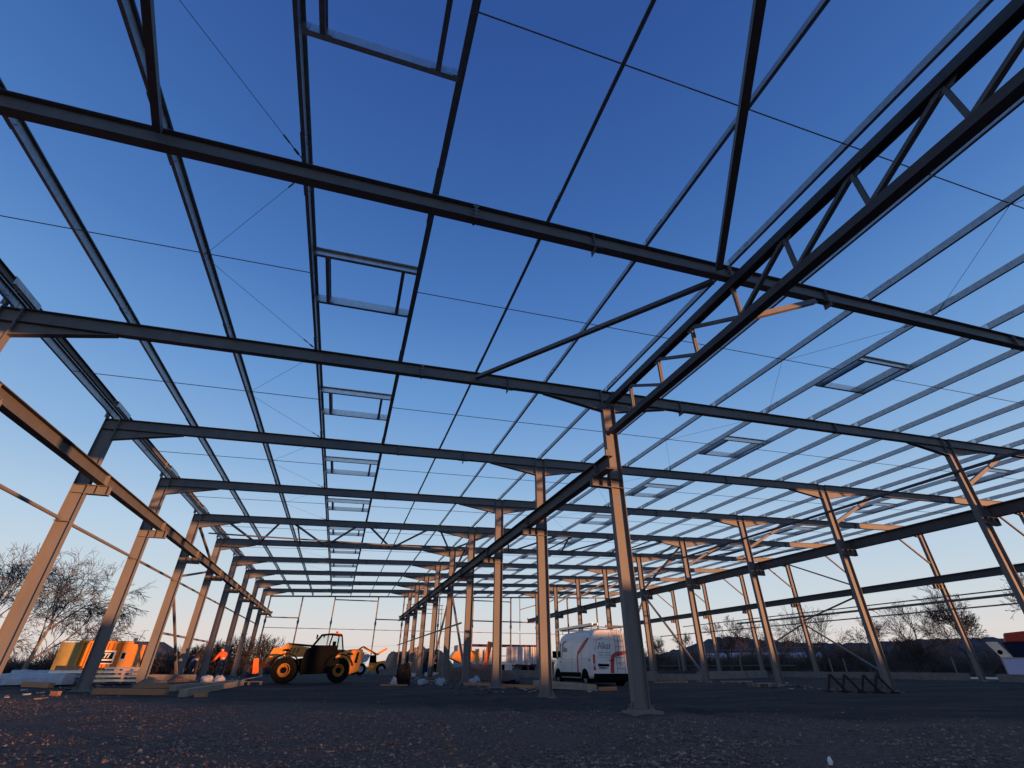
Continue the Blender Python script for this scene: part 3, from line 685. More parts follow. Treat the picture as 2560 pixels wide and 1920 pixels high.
# ---------------------------------------------------------------- van
def van():
    vx, vy = 12.86, 24.15
    vn = empty('panel_van', (vx, vy, .06)); tag(vn, 'white high-roof panel van with red stripes and a rear ladder, seen from behind', 'van')
    Wd = 1.0
    sect = [(0, .42, 2.42, .965), (.03, .40, 2.47, .99), (.5, .36, 2.5, 1.0), (2.2, .36, 2.51, 1.0), (3.6, .36, 2.49, 1.0), (4.0, .36, 2.42, .995), (4.3, .36, 2.25, .985), (4.62, .36, 1.92, .97), (4.95, .36, 1.42, .95), (5.3, .38, 1.2, .9), (5.52, .42, 1.05, .78), (5.58, .5, .9, .7)]
    def ring(y, zb, zt, hw):
        pts = [(-hw+.03, zb), (-hw, zb+.15), (-hw, zb+(zt-zb)*.45), (-hw+.025, zb+(zt-zb)*.7), (-hw+.07, zt-.28), (-hw+.12, zt-.13), (-hw+.22, zt-.045), (-hw+.45, zt), (0, zt+.015)]
        pts += [(-a, b_) for a, b_ in pts[-2::-1]]
        return [(a, y, b_) for a, b_ in pts]
    b_ = mb(M['white']); b_.sm = True
    n_ = None
    for i, s_ in enumerate(sect):
        r_ = ring(*s_); n_ = len(r_); b_.v += r_
        if i:
            for j in range(n_-1): b_.face([(i-1)*n_+j, (i-1)*n_+j+1, i*n_+j+1, i*n_+j])
            b_.face([(i-1)*n_+n_-1, (i-1)*n_, i*n_, i*n_+n_-1])
    b_.sm = False; b_.face(list(range(n_))[::-1]); b_.face([(len(sect)-1)*n_+j for j in range(n_)])
    body = b_.build('body', None, vn)
    # arches and wheels
    for yy, nm in ((.95, 0), (4.45, 1)):
        for sx in (-1, 1):
            a = mb(M['black']); N = 14
            pts = [(yy+.43*math.cos(R(180*i/N)), .36+.43*math.sin(R(180*i/N))) for i in range(N+1)]+[(yy-.43, .33), (yy+.43, .33)][0:0]
            a.poly(pts, 'x', sx*.93, sx*1.006); a.build('wheel_arch', None, vn)
            wheel(vn, sx*.9, yy, .34, .35, .24, M['galv'], ax='x', blocks=False)
    t_ = mb(M['black']); t_.box(-1.03, -1.003, 1.42, 4.0, .42, .62); t_.box(1.003, 1.03, 1.42, 4.0, .42, .62); t_.build('side_trim', None, vn, bevel=.008)
    t_ = mb(M['black']); t_.box(-.97, .97, -.12, .1, .26, .58); t_.box(-.8, .8, -.2, -.12, .3, .42); t_.build('rear_bumper', None, vn, bevel=.02)
    t_ = mb(M['black']); t_.box(-.9, .9, .3, 5.0, .2, .355); t_.build('underbody', None, vn)
    # rear doors: seams, handle, hinges, plate
    s_ = mb(M['black']); s_.box(-.004, .004, -.006, -.001, .6, 2.36); s_.box(-.9, -.06, -.004, -.0012, 2.02, 2.028); s_.box(.06, .9, -.004, -.0012, 2.02, 2.028); s_.box(-.9, -.02, -.004, -.0012, 1.255, 1.262)
    s_.box(-.1, .1, -.03, -.001, 1.12, 1.155); s_.tube((-.62, -.015, 1.0), (-.62, -.001, 1.0), .02, n=10); s_.build('door_seams', None, vn)
    lb = mb(M['black']); lb.box(-.72, -.14, -.035, -.001, .88, .98); lb.build('plate_light_bar', None, vn, bevel=.008)
    pl = mb(M['sheet']); pl.box(-.68, -.18, -.018, -.001, .76, .865); pl.build('number_plate', None, vn)
    for a, w_ in ((-.64, .04), (-.585, .035), (-.5, .045), (-.445, .04), (-.39, .035), (-.3, .05), (-.24, .035)):
        pass
    for sx in (-1, 1):
        l_ = mb(M['redlamp']); l_.box(min(sx*.86, sx*.975), max(sx*.86, sx*.975), -.022, .05, .72, 1.38); l_.use(M['sheet']); l_.box(min(sx*.872, sx*.978), max(sx*.872, sx*.978), -.028, .045, .86, 1.0); l_.build('tail_light', None, vn, bevel=.01)
    # ladder on the right door
    la = mb(M['steel'])
    for x in (.26, .7): 
        la.tube((x, -.09, .5), (x, -.09, 1.9), .012, n=6); la.tube((x, -.09, 1.9), (x-.06, -.06, 2.52), .012, n=6)
    la.tube((.46, -.09, .9), (.42, -.06, 2.5), .012, n=6)
    for i in range(8): la.tube((.26-.02*(i > 5), -.09, .56+i*.235), (.7-.02*(i > 5), -.09, .56+i*.235), .011, n=6)
    la.build('rear_ladder', None, vn)
    rk = mb(M['steel'])
    for y in (.2, 1.6, 3.0, 3.9): rk.bar((-.85, y, 2.6), (.85, y, 2.6), .04, .04); rk.tube((-.85, y, 2.46), (-.85, y, 2.62), .02); rk.tube((.85, y, 2.46), (.85, y, 2.62), .02)
    for x in (-.85, .85): rk.bar((x, -.05, 2.62), (x, 4.2, 2.62), .04, .05)
    rk.tube((-.2, -.1, 2.64), (.9, -.05, 2.64), .035); rk.build('roof_rack', None, vn)
    # ladders lying on the rack
    ld = mb(M['galv2'])
    for i, x in enumerate((-.92, -.62)): ld.box(x-.02, x+.02, -.1, 4.75, 2.65, 2.76)
    for i in range(16): ld.tube((-.92, .1+i*.29, 2.7), (-.62, .1+i*.29, 2.7), .015, n=6)
    tag(ld.build('ladder', None, None, (vx, vy, .06)), 'aluminium ladder lying along the roof rack of the white van', 'ladder')
    # glazing and doors on the left side
    gl = mb(M['darkglass']); gl.poly([(3.98, 1.32), (4.75, 1.32), (4.52, 1.75), (4.3, 1.98), (3.98, 2.0)], 'x', -.995, -.965); gl.poly([(3.98, 1.32), (4.75, 1.32), (4.52, 1.75), (4.3, 1.98), (3.98, 2.0)], 'x', .965, .995); gl.build('cab_window', None, vn)
    sc_ = mb(M['darkglass']); sc_.add([(-.8, 4.86, 1.62), (.8, 4.86, 1.62), (.72, 4.36, 2.22), (-.72, 4.36, 2.22)], [(0,1,2,3)]); sc_.build('windscreen', None, vn)
    mr_ = mb(M['black']); mr_.box(-1.28, -1.04, 4.42, 4.5, 1.28, 1.62); mr_.box(1.04, 1.28, 4.42, 4.5, 1.28, 1.62); mr_.tube((-1.1, 4.46, 1.3), (-.96, 4.46, 1.26), .03); mr_.tube((1.1, 4.46, 1.3), (.96, 4.46, 1.26), .03); mr_.build('wing_mirror', None, vn, bevel=.02)
    dh = mb(M['black']); dh.box(-1.02, -1.001, 3.95, 4.07, 1.08, 1.13); dh.box(-1.02, -1.001, .3, .38, 1.1, 1.16); 
    for y in (1.25, 2.42, 3.8): dh.box(-1.0035, -1.0005, y-.004, y+.004, .63, 1.55)
    dh.box(-1.0035, -1.0005, .2, 3.8, 1.2, 1.206); dh.build('side_seams', None, vn)
    # red livery stripes
    def strip(pts, w_, ax, off, name='red_stripe'):
        q = mb(M['red']); 
        L, R_ = [], []
        for i, p in enumerate(pts):
            a = Vector(pts[max(0, i-1)]); c = Vector(pts[min(len(pts)-1, i+1)]); d = (c-a).normalized(); n2 = Vector((-d.y, d.x))*(w_[i]/2)
            L.append(Vector(p)+n2); R_.append(Vector(p)-n2)
        for i in range(len(pts)-1):
            pg_ = [L[i], L[i+1], R_[i+1], R_[i]]
            if ax == 'x': q.poly([(v.x, v.y) for v in pg_], 'x', off[0], off[1])
            else: q.poly([(v.x, v.y) for v in pg_], 'y', off[0], off[1])
        return q.build(name, None, vn)
    def side_x(z): # slight tumblehome of the flank
        return -1.0 if z < 1.33 else -1.0+.025*(z-1.33)/.5
    strip([(1.75, .45), (1.74, 1.25), (1.65, 1.46), (.9, 1.86), (.42, 2.1)], [.16, .15, .16, .16, .05], 'x', (-1.0075, -.94))
    strip([(.02, .6), (.06, 1.0), (.12, 1.3), (.24, 1.38), (.95, 1.5)], [.2, .19, .2, .18, .16], 'y', (-.008, .0))
    # lettering
    def text(s, size, loc, rot, m_, name, bold=0):
        cu = bpy.data.curves.new(name, 'FONT'); cu.body = s; cu.size = size; cu.extrude = .002; cu.offset = bold; cu.space_character = 1.0
        o = bpy.data.objects.new(name, cu); col.objects.link(o)
        dg = bpy.context.evaluated_depsgraph_get(); me = bpy.data.meshes.new_from_object(o.evaluated_get(dg))
        me.materials.clear(); me.materials.append(m_); bpy.data.objects.remove(o)
        o2 = bpy.data.objects.new(name, me); col.objects.link(o2); o2.parent = vn; o2.location = loc; o2.rotation_euler = rot
        return o2
    t1 = text('Alkar', .34, (-.68, -.006, 1.62), (R(90), 0, 0), M['greytxt'], 'company_lettering', .0)
    t1.scale = (1.0, 1.3, 1)
    for i, z in enumerate((1.5, 1.38)):
        text('05 61 40 12 77', .085, (-.64, -.004, z), (R(90), 0, 0), M['paleb'], 'phone_lettering') if False else None
    q = mb(M['paleb'])
    for z, x0_ in ((1.44, -.66), (1.33, -.66)):
        for i in range(9):
            if i in (4,): continue
            q.box(x0_+i*.072, x0_+i*.072+.05, -.004, -.0012, z, z+.055)
    q.build('small_print', None, vn)
    t2 = text('EP-985-NJ', .115, (-.665, -.0195, .775), (R(90), 0, 0), M['black'], 'plate_lettering', .002); t2.scale = (.74, 1, 1)
    t3 = text('Alkar', .3, (-1.006, 3.62, 1.55), (R(90), 0, R(-90)), M['greytxt'], 'company_lettering', .0); t3.scale = (.92, 1.25, 1)
    for (pts, ax, off) in (([(-.8, 1.6), (-.72, 2.0), (-.38, 2.1)], 'y', (-.006, -.001)), ([(3.72, 1.56), (3.6, 1.98), (3.22, 2.08)], 'x', (-1.004, -.97))):
        strip(pts, [.015, .025, .035], ax, off, 'logo_stroke')
    return vn
van()

# ---------------------------------------------------------------- yellow container
def container():
    cx, cy = -12.45, 34.5
    c = empty('waste_container', (cx, cy, gz(cx, cy)), R(0)); tag(c, 'yellow corrugated steel container with a black and white sign beside the left columns', 'container')
    w = 3.25/2; h = 1.92; d = 2.3
    # tapered front face
    f = mb(M['cont']); x0_, x1_ = -w+.95, w-.38; n_ = 9; st_ = (x1_-x0_)/n_; pts = []
    for i in range(n_):
        a = x0_+i*st_; pts += [(a, 0), (a+st_*.45, 0), (a+st_*.55, .09), (a+st_*.95, .09)]
    pts.append((x1_, 0)); pts += [(x1_, .16), (x0_, .16)]
    f.poly(pts, 'z', .12, h-.1); f.build('corrugated_side', None, c)
    f = mb(M['cont_shaded']); f.box(-w, -w+.948, .02, .12, .1, h-.08); f.build('end_panel', None, c)
    f = mb(M['cont']); f.box(-w, w, -.03, .16, 0, .118); f.box(-w+.8, w, -.04, .16, h-.098, h); f.box(w-.378, w-.06, -.03, .13, .12, h-.1)
    f.box(w-.058, w, -.04, d, .12, h-.1); f.box(-w, -w+.05, .125, d, .12, h-.1); f.box(-w+.052, w-.06, d-.05, d, .12, h-.1); f.box(-w, w, .165, d, .02, .1)
    f.build('frame', None, c)
    l = mb(M['black']); l.poly([(0.0, h-.02), (.25, h+.08), (.8, h+.02), (.8, h-.02)], 'y', -.02, .06) if False else None
    s_ = mb(M['white']); s_.box(.12, 1.04, -.062, -.045, .85, 1.48); s_.build('sign', None, c)
    k = mb(M['black']); k.box(.2, .96, -.068, -.063, 1.08, 1.4); k.box(.16, 1.0, -.068, -.063, .9, 1.0); k.build('sign_print', None, c)
    cu = bpy.data.curves.new('t', 'FONT'); cu.body = 'LTI'; cu.size = .3; cu.shear = .3; cu.extrude = .003; cu.offset = .012
    o = bpy.data.objects.new('t', cu); col.objects.link(o); me = bpy.data.meshes.new_from_object(o.evaluated_get(bpy.context.evaluated_depsgraph_get())); bpy.data.objects.remove(o)
    me.materials.clear(); me.materials.append(M['white']); o = bpy.data.objects.new('sign_lettering', me); col.objects.link(o); o.parent = c; o.location = (.32, -.07, 1.14); o.rotation_euler = (R(90), 0, 0); o.scale = (1.1, 1, 1)
    s2 = mb(M['paleb']); s2.box(w-.33, w-.1, -.042, -.031, .95, 1.45); s2.use(M['black']); s2.box(w-.3, w-.13, -.047, -.0425, 1.1, 1.38); s2.build('small_sign', None, c)
container()

# ---------------------------------------------------------------- people
def skin_mesh(name, pts, edges, rad, mt_, parent=None, sub=1):
    me = bpy.data.meshes.new(name); me.from_pydata(pts, edges, []); o = bpy.data.objects.new(name, me); col.objects.link(o)
    md = o.modifiers.new('s', 'SKIN'); md.use_smooth_shade = True
    for i, r_ in enumerate(rad): me.skin_vertices[0].data[i].radius = r_ if isinstance(r_, tuple) else (r_, r_)
    me.skin_vertices[0].data[0].use_root = True
    if sub: sb = o.modifiers.new('b', 'SUBSURF'); sb.levels = sub; sb.render_levels = sub
    m2 = bpy.data.meshes.new_from_object(o.evaluated_get(bpy.context.evaluated_depsgraph_get())); bpy.data.objects.remove(o)
    m2.materials.clear(); m2.materials.append(mt_); m2.polygons.foreach_set('use_smooth', [True]*len(m2.polygons))
    o2 = bpy.data.objects.new(name, m2); col.objects.link(o2)
    if parent: o2.parent = parent
    return o2
def person(loc, rz, pose, jacket, trousers, label, cat='person', vest=None):
    p = empty('person', loc, rz); tag(p, label, cat)
    J = {k: Vector(v) for k, v in pose.items()}
    names = ['pelvis','waist','chest','neck','head','crown','shL','elL','wrL','haL','shR','elR','wrR','haR','hipL','knL','anL','toL','hipR','knR','anR','toR']
    idx = {n_: i for i, n_ in enumerate(names)}
    E_ = [('pelvis','waist'),('waist','chest'),('chest','neck'),('neck','head'),('head','crown'),('chest','shL'),('shL','elL'),('elL','wrL'),('wrL','haL'),('chest','shR'),('shR','elR'),('elR','wrR'),('wrR','haR'),('pelvis','hipL'),('hipL','knL'),('knL','anL'),('anL','toL'),('pelvis','hipR'),('hipR','knR'),('knR','anR'),('anR','toR')]
    rr = dict(pelvis=.13, waist=.125, chest=.14, neck=.055, head=.095, crown=.075, shL=.065, shR=.065, elL=.045, elR=.045, wrL=.028, wrR=.028, haL=.032, haR=.032, hipL=.085, hipR=.085, knL=.06, knR=.06, anL=.04, anR=.04, toL=.035, toR=.035)
    pts = [J[n_] for n_ in names]; ed = [(idx[a], idx[b_]) for a, b_ in E_]; rd = [rr[n_] for n_ in names]
    for s_ in 'LR':   # fingers and thumb grow from the palm
        w_, h_ = J['wr'+s_], J['ha'+s_]; d = (h_-w_).normalized(); a = d.orthogonal().normalized()
        for q, L in ((-.028, .07), (-.01, .08), (.01, .075), (.028, .06)):
            pts.append(h_+a*q+d*(L*.5)); rd.append(.009); ed.append((idx['ha'+s_], len(pts)-1)); pts.append(h_+a*q+d*L*.8+d.cross(a)*.02); rd.append(.008); ed.append((len(pts)-2, len(pts)-1))
        pts.append(w_.lerp(h_, .6)+a*.055); rd.append(.01); ed.append((idx['ha'+s_], len(pts)-1))
    skin_mesh('body', pts, ed, rd, M['skin'], p, 1)
    def cloth(nm, seq, mt_, k):
        ns = []; 
        for a, b_ in seq:
            for n_ in (a, b_):
                if n_ not in ns: ns.append(n_)
        return skin_mesh(nm, [J[n_] for n_ in ns], [(ns.index(a), ns.index(b_)) for a, b_ in seq], [rr[n_]*k+.012 for n_ in ns], mt_, p, 1)
    cloth('jacket', [('waist','chest'),('chest','neck'),('chest','shL'),('shL','elL'),('elL','wrL'),('chest','shR'),('shR','elR'),('elR','wrR')], jacket, 1.28)
    cloth('trousers', [('pelvis','waist'),('pelvis','hipL'),('hipL','knL'),('knL','anL'),('pelvis','hipR'),('hipR','knR'),('knR','anR')], trousers, 1.2)
    bt = mb(M['black'])
    for s_ in 'LR': bt.sm = True; bt.blob((J['an'+s_]+J['to'+s_])/2-Vector((0,0,.0)), (.06, .14, .06), 1, 8, 6, .05)
    bt.build('boots', None, p)
    hd = J['head'].lerp(J['crown'], .45); fwd_ = Vector((0, 1, -.1))
    cp = mb(M['hair']); cp.sm = True; cp.blob(hd+Vector((0, -.005, .045)), (.105, .12, .085), 2, 10, 7, .03); cp.sm = False; cp.box(hd.x-.06, hd.x+.06, hd.y+.09, hd.y+.17, hd.z+.03, hd.z+.045); cp.build('cap', None, p)
    fc = mb(M['skin']); fc.add([hd+Vector(v) for v in ((-.012, .1, .01), (.012, .1, .01), (.015, .13, -.03), (-.015, .13, -.03), (0, .1, -.035))], [(0,1,2,3),(0,3,4),(1,2,4),(2,3,4)])
    fc.use(M['black']); fc.box(hd.x-.045, hd.x-.02, hd.y+.088, hd.y+.1, hd.z-.005, hd.z+.008); fc.box(hd.x+.02, hd.x+.045, hd.y+.088, hd.y+.1, hd.z-.005, hd.z+.008); fc.build('face', None, p)
    return p
stand = dict(pelvis=(0,0,.93), waist=(0,.04,1.1), chest=(0,.14,1.32), neck=(0,.2,1.46), head=(0,.24,1.56), crown=(0,.27,1.68), shL=(-.2,.15,1.38), elL=(-.33,.22,1.14), wrL=(-.26,.42,1.02), haL=(-.24,.5,1.0), shR=(.2,.15,1.38), elR=(.3,.22,1.12), wrR=(.24,.42,1.0), haR=(.22,.5,.98),
    hipL=(-.1,0,.88), knL=(-.13,.05,.5), anL=(-.14,0,.1), toL=(-.16,.15,.05), hipR=(.1,0,.88), knR=(.13,.05,.5), anR=(.14,0,.1), toR=(.16,.15,.05))
crouch = dict(pelvis=(0,0,.38), waist=(0,.1,.52), chest=(0,.26,.7), neck=(0,.36,.82), head=(0,.42,.9), crown=(0,.47,1.01), shL=(-.2,.28,.76), elL=(-.28,.4,.52), wrL=(-.2,.55,.4), haL=(-.18,.62,.38), shR=(.2,.28,.76), elR=(.28,.42,.52), wrR=(.2,.56,.4), haR=(.18,.63,.38),
    hipL=(-.1,.02,.36), knL=(-.2,.38,.48), anL=(-.16,.12,.1), toL=(-.17,.27,.05), hipR=(.1,.02,.36), knR=(.2,.38,.48), anR=(.16,.12,.1), toR=(.17,.27,.05))
bend = dict(stand); bend.update(waist=(0,.1,1.06), chest=(0,.34,1.16), neck=(0,.48,1.18), head=(0,.57,1.2), crown=(0,.68,1.24), shL=(-.2,.34,1.2), elL=(-.24,.42,.92), wrL=(-.2,.52,.7), haL=(-.19,.54,.62), shR=(.2,.34,1.2), elR=(.24,.42,.92), wrR=(.2,.52,.7), haR=(.19,.54,.62))
person((-5.9, 33.2, .1), R(55), stand, M['hivis'], M['denim'], 'person in an orange high-visibility jacket and dark cap standing by the left columns')
person((-4.65, 33.6, .1), R(-70), crouch, M['hivis'], M['denim'], 'person in orange jacket crouching behind the forks of the yellow telehandler')
person((-7.0, 32.2, .08), R(30), bend, M['navycloth'], M['navycloth'], 'person in dark navy clothes bending over between the left columns')
person((9.3, 54, .1), R(20), stand, M['black'], M['black'], 'person in black clothes standing far off beside the pale trailer')

# ---------------------------------------------------------------- timbers, kerbs, packs and rubbish
def plank(p0, p1, w_, h_, mt_, name, label, cat, group=None, z=None):
    o_ = mb(mt_); a = Vector((p0[0], p0[1], gz(*p0[:2])+h_/2+(z or 0))); c = Vector((p1[0], p1[1], gz(*p1[:2])+h_/2+(z or 0)))
    o_.bar(a, c, w_, h_)
    return tag(o_.build(name, None, bevel=.006), label, cat, group)
plank((-7.25, 21.3), (-5.0, 20.5), .2, .16, M['wood'], 'timber_beam', 'orange sawn timber beam lying in front of the second left column', 'timber beam')
plank((-7.5, 25.9), (-5.6, 25.5), .16, .1, M['wood'], 'plank', 'short orange plank lying behind the longest orange beam', 'plank')
plank((-5.4, 22.7), (-4.35, 28.6), .24, .2, M['wood2'], 'timber_beam', 'long weathered beam pointing away into the hall, left of its pair', 'timber beam')
plank((-4.35, 19.6), (-3.95, 27.9), .22, .2, M['wood2'], 'timber_beam', 'long weathered beam pointing away into the hall, right of its pair', 'timber beam')
plank((-3.95, 19.35), (-3.6, 19.3), .12, .12, M['wood'], 'wood_block', 'small bright wood offcut beside the near end of the weathered beams', 'wood block')
plank((-12.2, 28.3), (-10.5, 26.4), .2, .18, M['wood'], 'timber_beam', 'orange timber bearer lying below the wrapped packs at far left', 'timber beam')
plank((-8.2, 20.85), (-7.95, 20.75), .12, .12, M['wood'], 'wood_block', 'small lone wood offcut on the gravel at left', 'wood block')
plank((2.1, 25.8), (3.3, 26.4), .2, .07, M['wood'], 'plank', 'pale plank lying in front of the black sack', 'plank')
plank((6.1, 26.6), (8.1, 22.3), .16, .12, M['wood'], 'timber_beam', 'long orange timber lying across the foot of the third centre column', 'timber beam')
plank((8.2, 23.4), (10.3, 20.6), .2, .06, M['wood2'], 'plank', 'grey board lying on the ground left of the van', 'plank')
plank((9.4, 25.6), (10.25, 20.9), .26, .22, M['wood2'], 'timber_beam', 'thick grey beam pointing toward the van rear wheel', 'timber beam')
plank((10.3, 20.6), (11.0, 20.4), .2, .13, M['wood'], 'wood_block', 'bright timber offcut on the ground behind the van', 'wood block')
def kerb(x0, y0, x1, y1, h_, t_, label, name='concrete_kerb', group=None):
    k = mb(M['concrete']); a = Vector((x0, y0, gz(x0, y0)+h_/2-.05)); c = Vector((x1, y1, gz(x1, y1)+h_/2-.05)); k.bar(a, c, t_, h_+.1)
    return tag(k.build(name, None, bevel=.01), label, 'kerb', group)
kerb(-8.4, 30.2, -6.4, 30.4, .42, .18, 'short grey concrete block lying between the left columns')
kerb(14.0, 29.5, 20.6, 32.6, .55, .3, 'long grey concrete wall element behind the van and nearest column')
kerb(21.6, 33.9, 25.6, 34.6, .4, .2, 'low concrete element right of the long wall element')
kerb(26.4, 36.0, 34.3, 37.5, .5, .2, 'long low concrete plinth between two right-hand columns')
kerb(35.5, 37.2, 37.4, 30.2, .42, .2, 'low concrete plinth under the outer right-hand wall, far bay')
kerb(37.6, 29.3, 37.6, 24.2, .42, .2, 'low concrete plinth under the outer right-hand wall, middle bay')
kerb(37.6, 22.6, 37.6, 12.2, .4, .2, 'low concrete plinth under the outer right-hand wall, nearest bay')
kerb(4.3, 57.5, 6.6, 58.0, .55, .3, 'pale concrete block in front of the far loader')
kerb(12.2, 46, 17.6, 43.2, .55, .3, 'pale concrete wall element in front of the trailer')
plank((20.6, 29.2), (17.8, 28.4), .12, .06, M['wood'], 'plank', 'thin orange plank at the foot of the long concrete element', 'plank')
plank((23.2, 30.3), (21.9, 29.9), .2, .06, M['wood2'], 'plank', 'pale board lying left of the middle right-hand column', 'plank')
plank((23.6, 29.9), (25.6, 29.4), .2, .06, M['wood2'], 'plank', 'pale board lying right of the middle right-hand column', 'plank')
# packs of sheet metal and profiles, far left
def pack(x, y, L, w_, h_, rz, label, mt_=None, name='wrapped_pack'):
    o_ = mb(mt_ or M['sheet']); n_ = 16
    for i in range(n_+1):
        a = -L/2+L*i/n_; 
        for (yy, zz_) in ((-w_/2, .02), (-w_/2-.01, h_*.6), (-w_/2*.8, h_), (w_/2*.8, h_), (w_/2, h_*.6), (w_/2, .02)):
            k = 1+.1*noise.noise(Vector((a*3, yy*5, zz_*7+x)))
            o_.v.append((a, yy*k, zz_*k))
        if i:
            for j in range(6): o_.face([(i-1)*6+j, (i-1)*6+(j+1) % 6, i*6+(j+1) % 6, i*6+j])
    o_.face([0,1,2,3,4,5]); o_.face([n_*6+j for j in range(6)][::-1])
    return tag(o_.build(name, None, None, (x, y, gz(x, y)+.02)), label, 'pack') if not rz else (lambda q: (setattr(q, 'rotation_euler', (0, 0, rz)), tag(q, label, 'pack'))[1])(o_.build(name, None, None, (x, y, gz(x, y)+.02)))
pack(-12.3, 29.2, 2.6, .9, .42, R(-6), 'big grey plastic-wrapped pack lying at far left in front of the others')
pack(-12.6, 31.0, 2.6, .8, .55, R(4), 'plastic-wrapped pack behind the big one at far left')
def profiles(x, y, L, rows, cols_, rz, label):
    e = empty('profile_stack', (x, y, gz(x, y)), rz); tag(e, label, 'stack')
    for r_ in range(rows):
        z = .12+r_*.17
        b_ = mb(M['wood']); 
        for q in (-L*.3, L*.3): b_.box(q-.04, q+.04, -.5, .5, z-.07, z-.002)
        b_.build('bearer', None, e)
        p_ = mb(M['galv2'])
        for c in range(cols_): yy = -.45+c*.9/(cols_-1); p_.ext([(-.04,-.045),(.04,-.045),(.04,-.038),(-.033,-.038),(-.033,.038),(.04,.038),(.04,.045),(-.04,.045)], (-L/2+.05*((r_*3+c) % 3), yy, z+.047), (L/2-.04*((r_+c) % 3), yy, z+.047))
        p_.build('profile_layer', None, e)
    return e
profiles(-10.5, 30.6, 3.6, 3, 6, R(4), 'stack of galvanised profiles on wooden bearers in front of the yellow container')
profiles(-9.9, 32.2, 1.7, 4, 5, R(-8), 'smaller taller stack of profiles just right of the first full column')
plank((-12.9, 32.2), (-11.9, 32.1), .25, .2, M['wood'], 'wood_block', 'pale timber resting on top of the wrapped packs', 'wood block', z=.55)
def heap(x, y, rx, ry, h_, mt_, name, label, cat, seed=1, n_=40):
    o_ = mb(mt_); o_.sm = True; m_ = 16
    for j in range(m_+1):
        for i in range(n_):
            a = 2*math.pi*i/n_; q = j/m_; k = 1+.22*noise.noise(Vector((math.cos(a)*1.5+seed, math.sin(a)*1.5, seed)))
            xx, yy = rx*q*k*math.cos(a), ry*q*k*math.sin(a)
            zz_ = h_*(1-q*q)**1.1*(1+.5*noise.noise(Vector((xx*2/rx, yy*2/ry, seed*2.3)))+.16*noise.noise(Vector((xx*7/rx, yy*7/ry, seed)))) if q < 1 else -.08
            o_.v.append((xx, yy, zz_))
        if j:
            for i in range(n_): o_.face([(j-1)*n_+i, (j-1)*n_+(i+1) % n_, j*n_+(i+1) % n_, j*n_+i])
    return tag(o_.build(name, None, None, (x, y, gz(x, y))), label, cat)
heap(-7.4, 27.6, .75, .5, .3, M['sand'], 'sand_heap', 'small lit heap of sand in front of the concrete block at left', 'heap', 3)
heap(-6.6, 28.3, .8, .5, .34, M['ground'], 'earth_heap', 'small dark earth heap beside the left bracing foot', 'heap', 5)
heap(11.8, 78, 5.0, 3.2, 3.3, M['sand'], 'sand_heap', 'large sunlit sand heap beyond the far end of the hall', 'heap', 8, 60)
heap(8.3, 80, 2.6, 2.6, 2.7, M['sand'], 'sand_heap', 'second sand heap touching the left of the large one', 'heap', 12, 50)
heap(9.6, 38.2, 3.3, 1.2, .95, M['ground'], 'earth_heap', 'dark earth mound between the centre columns in front of the trailer', 'heap', 15, 30)
# crumpled things near the centre columns
def bag(x, y, r_, h_, mt_, name, label, cat, seed, rough=.5):
    if mt_ is not M['blackbag'] and y > 26.5 and x > 0: r_ *= .72; h_ *= .8
    o_ = mb(mt_); o_.blob((0, 0, h_*.45), (r_, r_*.8, h_*.55), seed, 16, 11, rough)
    return tag(o_.build(name, None, None, (x, y, gz(x, y)-.02)), label, cat)
bag(3.15, 26.9, .36, .95, M['blackbag'], 'refuse_sack', 'tall black sack standing left of the centre columns', 'sack', 3)
bag(2.75, 26.8, .2, .42, M['sheet'], 'plastic_bag', 'crumpled clear plastic leaning on the left of the black sack', 'plastic bag', 5, .9)
bag(4.35, 28.6, .28, .32, M['sheet'], 'plastic_bag', 'grey-white bag lying between black sack and pale blue bag', 'plastic bag', 8, .7)
bag(5.0, 27.2, .26, .42, M['paleb'], 'plastic_bag', 'pale blue crumpled bag in front of the centre columns', 'plastic bag', 11, 1.0)
bag(7.0, 28.2, .4, .42, M['paleb'], 'plastic_bag', 'blue-white bag between the third and fourth centre columns', 'plastic bag', 14, 1.1)
bag(8.6, 27.0, .45, .2, M['blackbag'], 'refuse_sack', 'low dark sack just right of the third centre column', 'sack', 17, .8)
bag(-6.15, 31.8, .28, .38, M['tarp'], 'cement_bag', 'cream cement bag standing left of the telehandler forks', 'bag', 20, .3)
bag(-5.6, 31.9, .26, .36, M['tarp'], 'cement_bag', 'cream cement bag nearest the telehandler forks', 'bag', 22, .3)
o = mb(M['white']); o.blob((0, 0, .03), (.028, .025, .045), 4, 8, 6, .4); tag(o.build('white_stone', None, None, (5.23, 5.09, gz(5.23, 5.09))), 'small pale stone sticking up at the bottom edge of the picture', 'stone')
o = mb(M['paleb'])
# rubble and litter pressed into the rolled ground
q = mb(M['wood2']); rng = random.Random(44)
for i in range(900):
    row = rng.choice((XA, XA, XB, XB, XB, XC, XC)); x = row+rng.gauss(0, 1.3); y = rng.uniform(19, 50)
    if abs(x-row) < .4: continue
    s_ = rng.uniform(.015, .06); z = gz(x, y)
    q.use(M[rng.choice(('wood2', 'wood', 'concrete', 'blackbag', 'sheet', 'steel_dark'))])
    a = rng.random()*3.14; L = s_*rng.uniform(1, 5)
    q.bar((x, y, z+s_*.3), (x+L*math.cos(a), y+L*math.sin(a), z+s_*.4), s_, s_*.7)
tag(q.build('litter', None), 'scattered offcuts and rubble on the ground round the column feet', 'litter', kind='stuff')
